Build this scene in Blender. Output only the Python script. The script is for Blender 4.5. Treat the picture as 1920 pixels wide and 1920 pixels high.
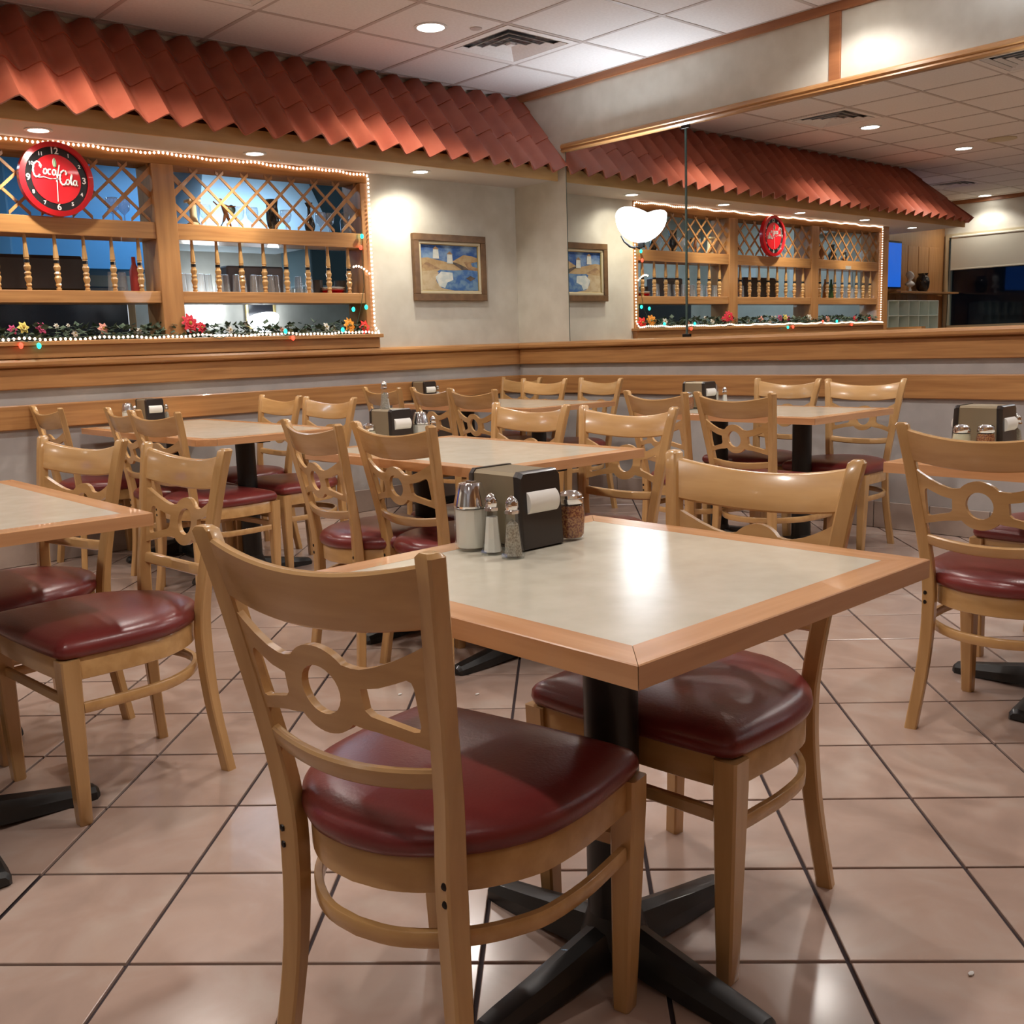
import bpy, bmesh, math, random
from math import sin, cos, pi, radians, sqrt
from mathutils import Vector, Matrix
from mathutils.geometry import tessellate_polygon

for o in list(bpy.data.objects):
    bpy.data.objects.remove(o)
SC = bpy.context.scene
COL = SC.collection
random.seed(7)

# ---------------------------------------------------------------- camera, world, exposure
yaw, pit, rol = .8379, .1621, -.0338
fw = Vector((cos(yaw)*cos(pit), sin(yaw)*cos(pit), -sin(pit)))
rt = Vector((sin(yaw), -cos(yaw), 0)); up = rt.cross(fw)
r2 = rt*cos(rol)+up*sin(rol); u2 = -rt*sin(rol)+up*cos(rol)
cam_d = bpy.data.cameras.new('camera'); cam = bpy.data.objects.new('camera', cam_d); COL.objects.link(cam)
M = Matrix((r2, u2, -fw)).transposed().to_4x4(); M.translation = (-5.3465, -5.7917, 1.0879)
cam.matrix_world = M
cam_d.sensor_width = 36; cam_d.lens = 36*1917.16/1920; cam_d.clip_start = .02; cam_d.clip_end = 60
SC.camera = cam
W = bpy.data.worlds.new('world'); SC.world = W; W.use_nodes = True
W.node_tree.nodes['Background'].inputs[0].default_value = (.03, .06, .13, 1)
W.node_tree.nodes['Background'].inputs[1].default_value = .12
SC.view_settings.view_transform = 'Standard'; SC.view_settings.look = 'None'
SC.view_settings.gamma = 1; SC.view_settings.use_curve_mapping = False
SC.view_settings.exposure = 0.50
SC.cycles.use_denoising = True
SC.cycles.transparent_max_bounces = 24; SC.cycles.max_bounces = 8; SC.cycles.glossy_bounces = 5; SC.cycles.transmission_bounces = 8
SC.cycles.sample_clamp_indirect = 4.0
SC.cycles.caustics_reflective = False; SC.cycles.caustics_refractive = False

H = 2.866; YB_ = -8.0
LIGHT_COL = (1.0, .925, .865)
def spot(name, loc, tgt, energy, size, blend=.7, col=LIGHT_COL, rad=.06):
    d = bpy.data.lights.new(name, 'SPOT'); d.energy = energy; d.color = col
    d.spot_size = radians(size); d.spot_blend = blend; d.shadow_soft_size = rad
    o = bpy.data.objects.new(name, d); COL.objects.link(o); o.location = loc
    o.rotation_euler = (Vector(tgt)-Vector(loc)).to_track_quat('-Z', 'Y').to_euler(); return o
def point(name, loc, energy, col, rad=.05):
    d = bpy.data.lights.new(name, 'POINT'); d.energy = energy; d.color = col; d.shadow_soft_size = rad
    o = bpy.data.objects.new(name, d); COL.objects.link(o); o.location = loc; return o
DOWN = [(x, y) for y in (-.999, -2.829, -4.659, -6.489) for x in (-1.524, -3.354, -5.184, -7.014)] + [(-.304, -2.829), (-.304, -4.659)]
for x, y in DOWN:
    e = 39 if x != -.304 else 15
    if x < -6: e = 3 if y < -2 else 12
    if y < -6: e = 4
    spot('downlight_and_fill_lamp', (x, y, H-.03), (x, y, 0), e, 134, .45)
SOFFIT = [(-1.055, -.236), (-2.26, -.24), (-3.46, -.24), (-4.66, -.24), (-5.95, -.1)]
for x, y in SOFFIT:
    spot('soffit_lamp', (x, y, 2.215), (x-.16, y+.22, 1.75), 14, 78, .9, (1, .90, .70), .02)
    spot('soffit_lamp', (x, y, 2.215), (x, y+.03, 1.75), 11, 150, .8, (1, .92, .78), .02)
SCONCE = [(-1.228, 1.75), (-4.15, 1.75), (-7.0, 1.75)]  # first is seen, second inferred, third added to lift the ceiling light
COOL = (.80, .90, 1.0)
for y, z in SCONCE:
    spot('sconce_and_fill_lamp', (-.14, y, 1.93), (-.42, y, 2.9), 72 if y < -2 else 28, 130, .8, COOL, .05)
for x in (-1.6, -4.6, -7.6):
    spot('sconce_and_fill_lamp', (x, YB_+.12, 1.93), (x, YB_+.3, 2.9), 6, 168, .8, COOL, .06)  # added uplights without fittings, unseen, to lift ceiling and room light
for y in (-7.0, -4.8):
    spot('sconce_and_fill_lamp', (-9.15, y, 1.93), (-9.0, y, 2.9), 10, 168, .8, COOL, .06)  # two more added uplights on the window wall, no sconces there
# bar room behind the openings: cool fluorescent tube
def area(name, loc, rot, sx, sy, e, col):
    d = bpy.data.lights.new(name, 'AREA'); d.shape = 'RECTANGLE'; d.size = sx; d.size_y = sy; d.energy = e; d.color = col
    o = bpy.data.objects.new(name, d); COL.objects.link(o); o.location = loc; o.rotation_euler = rot; return o
spot('hood_fill_light', (-1.0, .55, 2.55), (-1.2, 1.75, 2.45), 15, 60, .8, (.6, .82, 1), .1)  # added spot with no fitting, brightens the hood front
area('bar_tube_lamp', (-1.6, 1.35, 2.52), (0, 0, 0), 1.2, .12, 16, (.45, .72, 1.0))
area('bar_tube_lamp', (-4.4, 1.35, 2.52), (0, 0, 0), 1.2, .12, 14, (.55, .78, 1.0))
for y in (.47, -.9): spot('downlight_and_fill_lamp', (-9.02, y, H-.03), (-9.05, y, 0), 22, 134, .45)  # second spot is added, without a fitting, to brighten blind and wall

# ---------------------------------------------------------------- materials
def mat(name, col, rough=.5, metal=0, **k):
    m = bpy.data.materials.new(name); m.use_nodes = True
    b = m.node_tree.nodes['Principled BSDF']
    b.inputs['Base Color'].default_value = (*col, 1); b.inputs['Roughness'].default_value = rough
    b.inputs['Metallic'].default_value = metal
    for kk, v in k.items(): b.inputs[kk.replace('_', ' ')].default_value = v
    return m
def emis(name, col, s):
    m = mat(name, (0, 0, 0) if s > 0 else col, .5); b = m.node_tree.nodes['Principled BSDF']
    b.inputs['Base Color'].default_value = (*[min(c, .8) for c in col], 1)
    b.inputs['Emission Color'].default_value = (*col, 1); b.inputs['Emission Strength'].default_value = s
    return m
def noisy(name, c1, c2, rough=.5, scale=(8, 8, 8), detail=4, lo=.35, hi=.65, bump=0, bumpscale=None, rand=0, c3=None, dist=.0, **k):
    m = mat(name, c1, rough, **k); nt = m.node_tree; N = nt.nodes; L = nt.links; b = N['Principled BSDF']
    tc = N.new('ShaderNodeTexCoord'); mp = N.new('ShaderNodeMapping'); mp.inputs['Scale'].default_value = scale
    oi = N.new('ShaderNodeObjectInfo'); va = N.new('ShaderNodeVectorMath'); va.operation = 'SCALE'
    ad = N.new('ShaderNodeVectorMath'); ad.operation = 'ADD'
    cmb = N.new('ShaderNodeCombineXYZ')
    mul = N.new('ShaderNodeMath'); mul.operation = 'MULTIPLY'; mul.inputs[1].default_value = 37.0
    L.new(oi.outputs['Random'], mul.inputs[0]); L.new(mul.outputs[0], cmb.inputs[0]); L.new(mul.outputs[0], cmb.inputs[1])
    L.new(tc.outputs['Object'], mp.inputs[0]); L.new(mp.outputs[0], ad.inputs[0]); L.new(cmb.outputs[0], ad.inputs[1])
    nz = N.new('ShaderNodeTexNoise'); nz.inputs['Scale'].default_value = 1; nz.inputs['Detail'].default_value = detail
    nz.inputs['Distortion'].default_value = dist
    L.new(ad.outputs[0], nz.inputs['Vector'])
    cr = N.new('ShaderNodeValToRGB'); cr.color_ramp.elements[0].position = lo; cr.color_ramp.elements[1].position = hi
    cr.color_ramp.elements[0].color = (*c1, 1); cr.color_ramp.elements[1].color = (*c2, 1)
    if c3:
        e = cr.color_ramp.elements.new((lo+hi)/2); e.color = (*c3, 1)
    L.new(nz.outputs['Fac'], cr.inputs[0])
    out = cr.outputs[0]
    if rand:
        hs = N.new('ShaderNodeHueSaturation'); mr = N.new('ShaderNodeMapRange')
        mr.inputs['To Min'].default_value = 1-rand; mr.inputs['To Max'].default_value = 1+rand
        L.new(oi.outputs['Random'], mr.inputs[0]); L.new(mr.outputs[0], hs.inputs['Value']); L.new(out, hs.inputs['Color']); out = hs.outputs[0]
    L.new(out, b.inputs['Base Color'])
    if bump:
        bp = N.new('ShaderNodeBump'); bp.inputs['Strength'].default_value = bump; bp.inputs['Distance'].default_value = .004
        n2 = nz
        if bumpscale:
            n2 = N.new('ShaderNodeTexNoise'); n2.inputs['Scale'].default_value = bumpscale; n2.inputs['Detail'].default_value = 3
            L.new(tc.outputs['Object'], n2.inputs['Vector'])
        L.new(n2.outputs['Fac'], bp.inputs['Height']); L.new(bp.outputs[0], b.inputs['Normal'])
    return m
MP1, MP2 = (.48, .275, .105), (.58, .35, .145)
wood_z = noisy('maple_upright', MP1, MP2, .27, (30, 30, 2.5), rand=.07, Coat_Weight=.35, Coat_Roughness=.12)
wood_x = noisy('maple_rail', MP1, MP2, .27, (2.5, 30, 30), rand=.07, Coat_Weight=.35, Coat_Roughness=.12)
edge_x = noisy('table_edge_x', (.56, .285, .13), (.66, .36, .175), .25, (3, 40, 40), Coat_Weight=.3)
edge_y = noisy('table_edge_y', (.56, .285, .13), (.66, .36, .175), .25, (40, 3, 40), Coat_Weight=.3)
laminate = noisy('speckled_laminate', (.60, .56, .45), (.68, .64, .53), .20, (16, 16, 16), detail=8, lo=.3, hi=.7, Coat_Weight=.35, Coat_Roughness=.22)
vinyl = noisy('burgundy_vinyl', (.16, .022, .022), (.20, .030, .028), .29, (6, 6, 6), bump=.10, bumpscale=160, rand=.06, Coat_Weight=.15, Coat_Roughness=.3)
tile_m = noisy('floor_tile', (.395, .29, .24), (.50, .40, .34), .20, (5, 5, 5), detail=5, lo=.3, hi=.7, rand=.05, c3=(.46, .335, .275), dist=.6, Coat_Weight=.25, Coat_Roughness=.12)
grout = mat('grout', (.045, .03, .033), .9)
wall_m = noisy('sponged_wall_paint', (.60, .57, .49), (.67, .645, .565), .75, (7, 7, 7), detail=6)
wall_low = noisy('lower_wall_paint', (.41, .395, .385), (.47, .45, .435), .75, (7, 7, 7), detail=6)
soffit_m = mat('soffit_paint', (.58, .52, .47), .7)
ceil_m = noisy('ceiling_tile', (.80, .755, .735), (.85, .81, .79), .85, (60, 60, 60), detail=6, rand=.02)
grid_m = mat('ceiling_grid', (.54, .47, .44), .5)
oak_x = noisy('oak_trim_x', (.36, .165, .058), (.54, .28, .105), .35, (2.2, 28, 45), detail=6, lo=.3, hi=.7, rand=.04, Coat_Weight=.25, dist=.5)
oak_y = noisy('oak_trim_y', (.36, .165, .058), (.54, .28, .105), .35, (28, 2.2, 45), detail=6, lo=.3, hi=.7, rand=.04, Coat_Weight=.25, dist=.5)
oak_z = noisy('oak_trim_z', (.38, .18, .065), (.52, .265, .10), .35, (30, 30, 2.5), detail=5, lo=.3, hi=.7, rand=.04, Coat_Weight=.25)
oak_red = noisy('reddish_trim', (.30, .115, .045), (.38, .15, .06), .4, (20, 2.5, 30), detail=4)
basetile = noisy('base_tile', (.36, .29, .25), (.42, .34, .29), .35, (9, 9, 9), rand=.04)
terra = noisy('terracotta_tile', (.34, .080, .045), (.41, .11, .06), .30, (5, 5, 5), rand=.07, Coat_Weight=.6, Coat_Roughness=.12)
fascia_m = noisy('fascia_wood', (.45, .26, .09), (.55, .33, .13), .5, (3, 20, 20))
iron = mat('black_iron', (.009, .010, .010), .42, 0, Coat_Weight=.12)
screw_m = mat('dark_screw', (.02, .015, .012), .4, .6)
chrome = mat('chrome', (.80, .80, .82), .10, 1)
steel = mat('brushed_steel', (.55, .55, .56), .32, 1)
def glassmat(name, col=(1, 1, 1), rough=.02, ior=1.35):
    m = mat(name, col, rough); b = m.node_tree.nodes['Principled BSDF']
    b.inputs['Transmission Weight'].default_value = 1; b.inputs['IOR'].default_value = ior; return m
glass = glassmat('clear_glass', (.93, .97, .95))
def thinglass(name, col, gl, milk=0, f0=.045, f1=.6):
    m = bpy.data.materials.new(name); m.use_nodes = True; nt = m.node_tree; nt.nodes.clear()
    o = nt.nodes.new('ShaderNodeOutputMaterial'); mx = nt.nodes.new('ShaderNodeMixShader')
    t = nt.nodes.new('ShaderNodeBsdfTransparent'); g = nt.nodes.new('ShaderNodeBsdfGlossy'); lw = nt.nodes.new('ShaderNodeLayerWeight'); lw.inputs[0].default_value = .5
    pw = nt.nodes.new('ShaderNodeMath'); pw.operation = 'POWER'; pw.inputs[1].default_value = 4
    fr = nt.nodes.new('ShaderNodeMath'); fr.operation = 'MULTIPLY_ADD'; fr.inputs[1].default_value = f1; fr.inputs[2].default_value = f0
    nt.links.new(lw.outputs['Facing'], pw.inputs[0]); nt.links.new(pw.outputs[0], fr.inputs[0])
    t.inputs[0].default_value = (*col, 1); g.inputs[0].default_value = (1, 1, 1, 1); g.inputs[1].default_value = gl
    nt.links.new(fr.outputs[0], mx.inputs[0]); nt.links.new(t.outputs[0], mx.inputs[1]); nt.links.new(g.outputs[0], mx.inputs[2])
    df = nt.nodes.new('ShaderNodeBsdfDiffuse'); df.inputs[0].default_value = (.8, .85, .88, 1); m2 = nt.nodes.new('ShaderNodeMixShader'); m2.inputs[0].default_value = milk
    nt.links.new(mx.outputs[0], m2.inputs[1]); nt.links.new(df.outputs[0], m2.inputs[2]); nt.links.new(m2.outputs[0], o.inputs[0]); return m
thin = thinglass('thin_glass', (.96, .98, .98), .03, .02, .07)
tumbler_m = thinglass('tumbler_glass', (.93, .96, 1), .05, .16, .14)
pane_m = thinglass('window_glass', (.75, .8, .85), .05, 0, .03, .12)
mirror_m = mat('mirror_silver', (.80, .81, .79), .0, 1)
mirror_edge = mat('mirror_glass_edge', (.10, .16, .15), .15, .3)
salt_m = mat('white_granules', (.86, .84, .78), .9)
pepper_m = noisy('ground_pepper', (.22, .19, .15), (.50, .46, .38), .9, (300, 300, 300))
chili_m = noisy('chili_flakes', (.20, .035, .012), (.50, .22, .07), .8, (260, 260, 260), lo=.42, hi=.58, bump=.6)
parm_m = mat('grated_cheese', (.70, .66, .47), .9)
paper = mat('white_napkin', (.80, .78, .74), .9)
holder_tan = mat('tan_metal', (.36, .30, .20), .33, .45)
holder_blk = mat('black_plastic', (.022, .017, .016), .3, 0, Coat_Weight=.3)
red_m = mat('red_plastic', (.62, .012, .02), .25, 0, Coat_Weight=.5)
black_m = mat('gloss_black', (.012, .012, .014), .2)
white_m = mat('white_paint', (.75, .75, .73), .5)
cream_m = mat('cream_liner', (.62, .54, .36), .5)
gold_m = mat('gilt_edge', (.60, .45, .18), .3, .7)
bluewall = mat('blue_panel', (.10, .32, .60), .4)
teal = mat('teal_grey_panel', (.10, .16, .19), .5)
bulb_m = emis('rope_bulb_glow', (1, .72, .55), 3.2)
tube_m = thinglass('rope_tube', (1, .93, .88), .1)
lamp_m = emis('lamp_lens', (1, .95, .88), 14)
sconce_m = emis('sconce_glass', (.86, .93, 1), 9)
tealb = emis('teal_bulb', (.02, .75, .55), 1.8); redb = emis('red_bulb', (1, .06, .03), 2.2)
screen_m = emis('tv_screen', (.01, .14, .75), .6)
leaf_m = noisy('garland_green', (.035, .07, .04), (.12, .16, .11), .7, (40, 40, 40))
wire_m = mat('green_wire', (.02, .05, .02), .5)

# ---------------------------------------------------------------- mesh helpers
class MB:
    def __init__(s): s.v = []; s.f = []; s.mi = []
    def add(s, vs, fs, m=0):
        n = len(s.v); s.v += [tuple(v) for v in vs]; s.f += [tuple(i+n for i in f) for f in fs]; s.mi += [m]*len(fs); return s
    def box(s, x0, x1, y0, y1, z0, z1, m=0):
        if x0 > x1: x0, x1 = x1, x0
        if y0 > y1: y0, y1 = y1, y0
        if z0 > z1: z0, z1 = z1, z0
        vs = [(x, y, z) for x in (x0, x1) for y in (y0, y1) for z in (z0, z1)]
        return s.add(vs, [(0, 1, 3, 2), (4, 6, 7, 5), (0, 4, 5, 1), (2, 3, 7, 6), (0, 2, 6, 4), (1, 5, 7, 3)], m)
    def bbox(s, x0, x1, y0, y1, z0, z1, b=.003, m=0):   # box with chamfered edges
        bm = bmesh.new(); bmesh.ops.create_cube(bm, size=1)
        for v in bm.verts:
            v.co.x = x0 if v.co.x < 0 else x1; v.co.y = y0 if v.co.y < 0 else y1; v.co.z = z0 if v.co.z < 0 else z1
        bmesh.ops.bevel(bm, geom=bm.edges[:], offset=b, segments=1, affect='EDGES')
        return s.frombm(bm, m)
    def frombm(s, bm, m=0):
        bmesh.ops.recalc_face_normals(bm, faces=bm.faces[:])
        bm.verts.index_update(); s.add([v.co[:] for v in bm.verts], [[v.index for v in f.verts] for f in bm.faces], m); bm.free(); return s
    def loft(s, rings, cap=True, closed=False, m=0):
        n = len(rings[0]); vs = [p for r in rings for p in r]; fs = []
        R = len(rings)
        for i in range(R if closed else R-1):
            j = (i+1) % R
            for k in range(n):
                l = (k+1) % n; fs.append((i*n+k, i*n+l, j*n+l, j*n+k))
        if cap and not closed:
            fs.append(tuple(range(n-1, -1, -1))); fs.append(tuple((R-1)*n+k for k in range(n)))
        return s.add(vs, fs, m)
    def lathe(s, prof, c=(0, 0, 0), n=16, m=0, sx=1, sy=1, a0=0, cap=True):
        rings = [[(c[0]+r*sx*cos(a0+2*pi*k/n), c[1]+r*sy*sin(a0+2*pi*k/n), c[2]+z) for k in range(n)] for r, z in prof]
        return s.loft(rings, cap=cap, m=m)
    def tube(s, pts, r, n=8, m=0, closed=False):
        P = [Vector(p) for p in pts]; rings = []
        for i, p in enumerate(P):
            if closed: t = P[(i+1) % len(P)]-P[i-1]
            else: t = P[min(i+1, len(P)-1)]-P[max(i-1, 0)]
            t.normalize(); a = Vector((0, 0, 1)) if abs(t.z) < .9 else Vector((1, 0, 0))
            u = t.cross(a).normalized(); w = t.cross(u)
            rr = r[i] if isinstance(r, (list, tuple)) else r
            rings.append([tuple(p+u*rr*cos(2*pi*k/n)+w*rr*sin(2*pi*k/n)) for k in range(n)])
        return s.loft(rings, closed=closed, m=m)
    def ball(s, c, r, n=8, m=0, sx=1, sy=1, sz=1, k=5):
        prof = [(r*max(.02, sin(pi*i/k)), -r*sz*cos(pi*i/k)) for i in range(k+1)]
        return s.lathe(prof, c, n, m, sx, sy)
    def build(s, name, mats, parent=None, smooth=True, ang=.6):
        me = bpy.data.meshes.new(name); me.from_pydata(s.v, [], s.f)
        if not isinstance(mats, (list, tuple)): mats = [mats]
        for m in mats: me.materials.append(m)
        if len(mats) > 1:
            for p, i in zip(me.polygons, s.mi): p.material_index = i
        bm = bmesh.new(); bm.from_mesh(me); bmesh.ops.recalc_face_normals(bm, faces=bm.faces[:]); bm.to_mesh(me); bm.free()
        if smooth:
            me.shade_smooth(); me.set_sharp_from_angle(angle=ang)
        o = bpy.data.objects.new(name, me); COL.objects.link(o)
        if parent: o.parent = parent
        return o
def tag(o, label=None, cat=None, group=None, kind=None):
    if label: o['label'] = label
    if cat: o['category'] = cat
    if group: o['group'] = group
    if kind: o['kind'] = kind
    return o
def thing(name, label, cat, loc=(0, 0, 0), rz=0, group=None):
    o = bpy.data.objects.new(name, None); COL.objects.link(o); o.empty_display_size = .05
    o.location = loc; o.rotation_euler = (0, 0, rz); return tag(o, label, cat, group)
def struct(name, mb, m, parent=None, **k):
    o = mb.build(name, m, parent, **k)
    if parent is None: o['kind'] = 'structure'
    return o
KIDS = {}
def dup(root, loc=None, rz=None, label=None, group=None, scale=None):
    def cp(o, par):
        c = o.copy(); COL.objects.link(c); c.parent = par
        for ch in o.children: cp(ch, c)
        return c
    r = cp(root, None)
    if loc is not None: r.location = loc
    if rz is not None: r.rotation_euler = (0, 0, rz)
    if label: r['label'] = label
    if group: r['group'] = group
    if scale: r.scale = scale
    return r
def inst(proto, parent, loc, rz=0, name=None):     # part sharing a mesh
    o = proto.copy(); COL.objects.link(o); o.parent = parent; o.location = loc; o.rotation_euler = (0, 0, rz); return o
def herm(pts, t):                                   # smooth interpolation of (t, a, b, ...) rows
    n = len(pts)
    if t <= pts[0][0]: return pts[0][1:]
    if t >= pts[-1][0]: return pts[-1][1:]
    for i in range(n-1):
        if pts[i][0] <= t <= pts[i+1][0]: break
    p1, p2 = pts[i], pts[i+1]; p0 = pts[i-1] if i else p1; p3 = pts[i+2] if i+2 < n else p2
    h = p2[0]-p1[0]; s = (t-p1[0])/h; out = []
    for k in range(1, len(p1)):
        m1 = (p2[k]-p0[k])/(p2[0]-p0[0])*h; m2 = (p3[k]-p1[k])/(p3[0]-p1[0])*h
        out.append((2*s**3-3*s*s+1)*p1[k]+(s**3-2*s*s+s)*m1+(-2*s**3+3*s*s)*p2[k]+(s**3-s*s)*m2)
    return out
def chring(cx, cy, z, hx, hy, c, rot=0):            # chamfered rectangle in a horizontal plane
    P = [(hx, hy-c), (hx-c, hy), (-hx+c, hy), (-hx, hy-c), (-hx, -hy+c), (-hx+c, -hy), (hx-c, -hy), (hx, -hy+c)]
    return [(cx+x*cos(rot)-y*sin(rot), cy+x*sin(rot)+y*cos(rot), z) for x, y in P]

# ================================================================= SETTING
XL, YB, YF = -9.3, -8.0, 1.1
# --- floor: tiles laid at 45 degrees
base = MB().box(XL, 0.0, YB, 2.6, -.06, -.007)
floor = struct('floor', base, grout, smooth=False)
T = .3234; fa = .7867; g = .0042
au = Vector((sin(fa), -cos(fa), 0)); bv = Vector((cos(fa), sin(fa), 0))
tp = MB(); hh = T/2-g
tp.add([(-hh, -hh, -.007), (hh, -hh, -.007), (hh, hh, -.007), (-hh, hh, -.007),
        (-hh, -hh, -.0012), (hh, -hh, -.0012), (hh, hh, -.0012), (-hh, hh, -.0012),
        (-hh+.0015, -hh+.0015, 0), (hh-.0015, -hh+.0015, 0), (hh-.0015, hh-.0015, 0), (-hh+.0015, hh-.0015, 0)],
       [(0, 1, 5, 4), (1, 2, 6, 5), (2, 3, 7, 6), (3, 0, 4, 7), (4, 5, 9, 8), (5, 6, 10, 9), (6, 7, 11, 10), (7, 4, 8, 11), (8, 9, 10, 11)])
tproto = tp.build('floor_tile', tile_m, floor, smooth=False)
cand = []
campos = Vector((-5.3465, -5.7917, 1.0879))
def proj(p):
    d = Vector(p)-campos; k = d.dot(fw)
    if k < .2: return None
    return 960+1917*d.dot(r2)/k, 960-1917*d.dot(u2)/k, k
for i in range(-40, 40):
    for j in range(-60, 20):
        c = au*(T*(i+.5)+.7836)+bv*(-T*(j+.5)-4.2679)
        if XL+.05 < c.x < .22 and YB+.05 < c.y < .22:
            q = proj(c); vis = q is not None and -140 < q[0] < 2060 and q[1] < 2150
            cand.append((0 if vis else 1, q[2] if q else 99, c))
cand.sort(key=lambda a: (a[0], a[1]))
rest = MB(); trz = math.atan2(au.y, au.x)
for n, (vv, dd, c) in enumerate(cand):
    if c.x > -.16 or c.y > -.16:
        pass
    if n < 300 and vv == 0:
        if n == 0: tproto.location = c; tproto.rotation_euler = (0, 0, trz)
        else: inst(tproto, floor, c, trz)
    elif c.x < .0 and c.y < .0 or vv == 0:
        e1 = au*hh; e2 = bv*hh
        rest.add([c-e1-e2, c+e1-e2, c+e1+e2, c-e1+e2], [(0, 1, 2, 3)])
tag(rest.build('far_floor_tiles', tile_m, floor, smooth=False), kind='stuff')

# --- walls
OX0, OX1, OZ0, OZ1 = -5.45, -1.33, 1.19, 2.23      # opening in the left wall
wl = MB(); t = .16
wl.box(-6.5, -5.6, 0, t, 0, 1.095); wl.box(-5.6, 0.1, 0, t, 0, OZ0-.01); wl.box(OX1, 0.1, 0, t, OZ0-.01, H); wl.box(OX0, OX1, 0, t, OZ1, H); wl.box(-5.6, OX0, 0, t, OZ0-.01, H)
struct('wall_left', wl, [wall_m], smooth=False)
struct('wall_left_lower', MB().box(-6.5, 0, -.004, 0, 0, .94), wall_low, smooth=False)
wr = MB().box(0, .12, YB, 0, 0, H); struct('wall_right', wr, wall_m, smooth=False)
struct('wall_right_lower', MB().box(-.004, 0, YB, 0, 0, .94), wall_low, smooth=False)
wb = MB().box(XL-.1, .1, YB-.12, YB, 0, H); struct('wall_back', wb, oak_z, smooth=False)
wc = MB(); WY0, WY1, WZ0, WZ1 = -3.8, 1.07, 1.10, 2.42
wc.box(XL-.12, XL, YB, WY0, 0, H); wc.box(XL-.12, XL, WY0, YF+.1, 0, WZ0); wc.box(XL-.12, XL, WY0, YF+.1, WZ1, H); wc.box(XL-.12, XL, WY1, YF+.1, WZ0, WZ1)
struct('wall_front', wc, wall_m, smooth=False)
# far alcove: wood panelled back wall and cheek where the bar counter ends
ap = MB().box(XL, -5.75, YF, YF+.1, 0, H); aw = struct('wall_alcove', ap, oak_z, smooth=False)
pp = MB().bbox(-.0, .29, -.018, 0, 1.12, 2.23, .004).build('panel', oak_z, aw, smooth=False); pp.location = (-6.7, YF, 0)
for i in range(1, 9): inst(pp, aw, (-6.7-.3*i, YF, 0))
struct('wall_bar_cheek', MB().box(-6.55, -6.45, 0, YF, 0, OZ0-.05), oak_y, smooth=False)
# --- ceiling
ceil = struct('ceiling', MB().box(XL-.1, .12, YB-.1, YF+.2, H+.03, H+.08), ceil_m, smooth=False)
GX, GY = -1.8287, -.6943
VENTS = [(-.914, -.999), (-2.744, -.999), (-2.134, -2.829), (-7.624, .22)]
cp_ = MB(); cs = .61/2-.012
cp_.box(-cs, cs, -cs, cs, 0, .02); cpr = None
for i in range(-14, 4):
    for j in range(-13, 4):
        cx, cy = GX+.61*(i+.5), GY+.61*(j+.5)
        x0, x1, y0, y1 = max(cx-cs, XL), min(cx+cs, 0), max(cy-cs, YB), min(cy+cs, YF)
        if x1-x0 < .03 or y1-y0 < .03: continue
        if any(abs(cx-a) < .1 and abs(cy-b) < .1 for a, b in VENTS): continue
        full = (x1-x0 > 2*cs-.001 and y1-y0 > 2*cs-.001)
        if full:
            if cpr is None:
                cpr = cp_.build('ceiling_tile', ceil_m, ceil, smooth=False); cpr.location = (cx, cy, H)
            else: inst(cpr, ceil, (cx, cy, H))
        else:
            MB().box(x0, x1, y0, y1, H, H+.02).build('ceiling_tile', ceil_m, ceil, smooth=False)
gm = MB()
for i in range(-13, 4):
    x = GX+.61*i
    if XL < x < -.04: gm.box(x-.012, x+.012, YB, YF, H-.003, H+.02)
for j in range(-12, 4):
    y = GY+.61*j
    if YB < y < YF:
        for i in range(-13, 4):
            x = GX+.61*i
            if x+.012 < 0 and x+.598 > XL: gm.box(max(x+.012, XL), min(x+.598, -.03), y-.012, y+.012, H-.003, H+.02)
gm.box(-.03, 0, YB, 0, H-.004, H+.02)
gm.build('ceiling_grid', grid_m, ceil, smooth=False)

# --- right wall trim
def rail_profile(pts, axis, a0, a1, name, m):
    # pts: (out, z) polygon; axis 'x' runs along x on the left wall, 'y' along y on the right wall
    if axis == 'x': rings = [[(a, -o, z) for o, z in pts] for a in (a0, a1)]
    else: rings = [[(-o, a, z) for o, z in pts] for a in (a0, a1)]
    return struct(name, MB().loft(rings), m, smooth=False)
RAIL = [(0, .94), (.026, .94), (.03, .945), (.03, 1.045), (.022, 1.052), (.055, 1.058), (.06, 1.066), (.06, 1.082), (.052, 1.094), (.03, 1.10), (0, 1.10)]
rail_profile(RAIL, 'x', -6.5, -.03, 'trim_1', oak_x); rail_profile(RAIL, 'y', YB, -.0, 'trim_2', oak_y)
BUMP = [(0, .728), (.02, .728), (.024, .733), (.024, .852), (.02, .858), (0, .858)]
rail_profile(BUMP, 'x', -6.5, -.02, 'trim_3', oak_x); rail_profile(BUMP, 'y', YB, 0, 'trim_4', oak_y)
MT = [(0, 2.405), (.02, 2.405), (.03, 2.415), (.024, 2.428), (.034, 2.436), (.03, 2.452), (.018, 2.462), (0, 2.462)]
rail_profile(MT, 'y', YB, -.52, 'trim_5', oak_y)
rail_profile([(0, 2.815), (.02, 2.815), (.022, 2.82), (.022, 2.866), (0, 2.866)], 'y', YB, 0, 'trim_6', oak_red)
struct('trim_7', MB().bbox(-.016, 0, -2.665, -2.595, 2.46, 2.816, .003), oak_red, smooth=False)
struct('trim_8', MB().bbox(-.016, 0, -5.265, -5.195, 2.46, 2.816, .003), oak_red, smooth=False)
rail_profile([(0, 2.815), (.02, 2.815), (.022, 2.82), (.022, 2.866), (0, 2.866)], 'x', XL, -6.0, 'trim_9', oak_red)
bpy.data.objects['trim_9'].location = (0, YF, 0)
tr10 = MB().box(XL, XL+.02, YB, YF, 2.815, H); struct('trim_10', tr10, oak_red, smooth=False)
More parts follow.
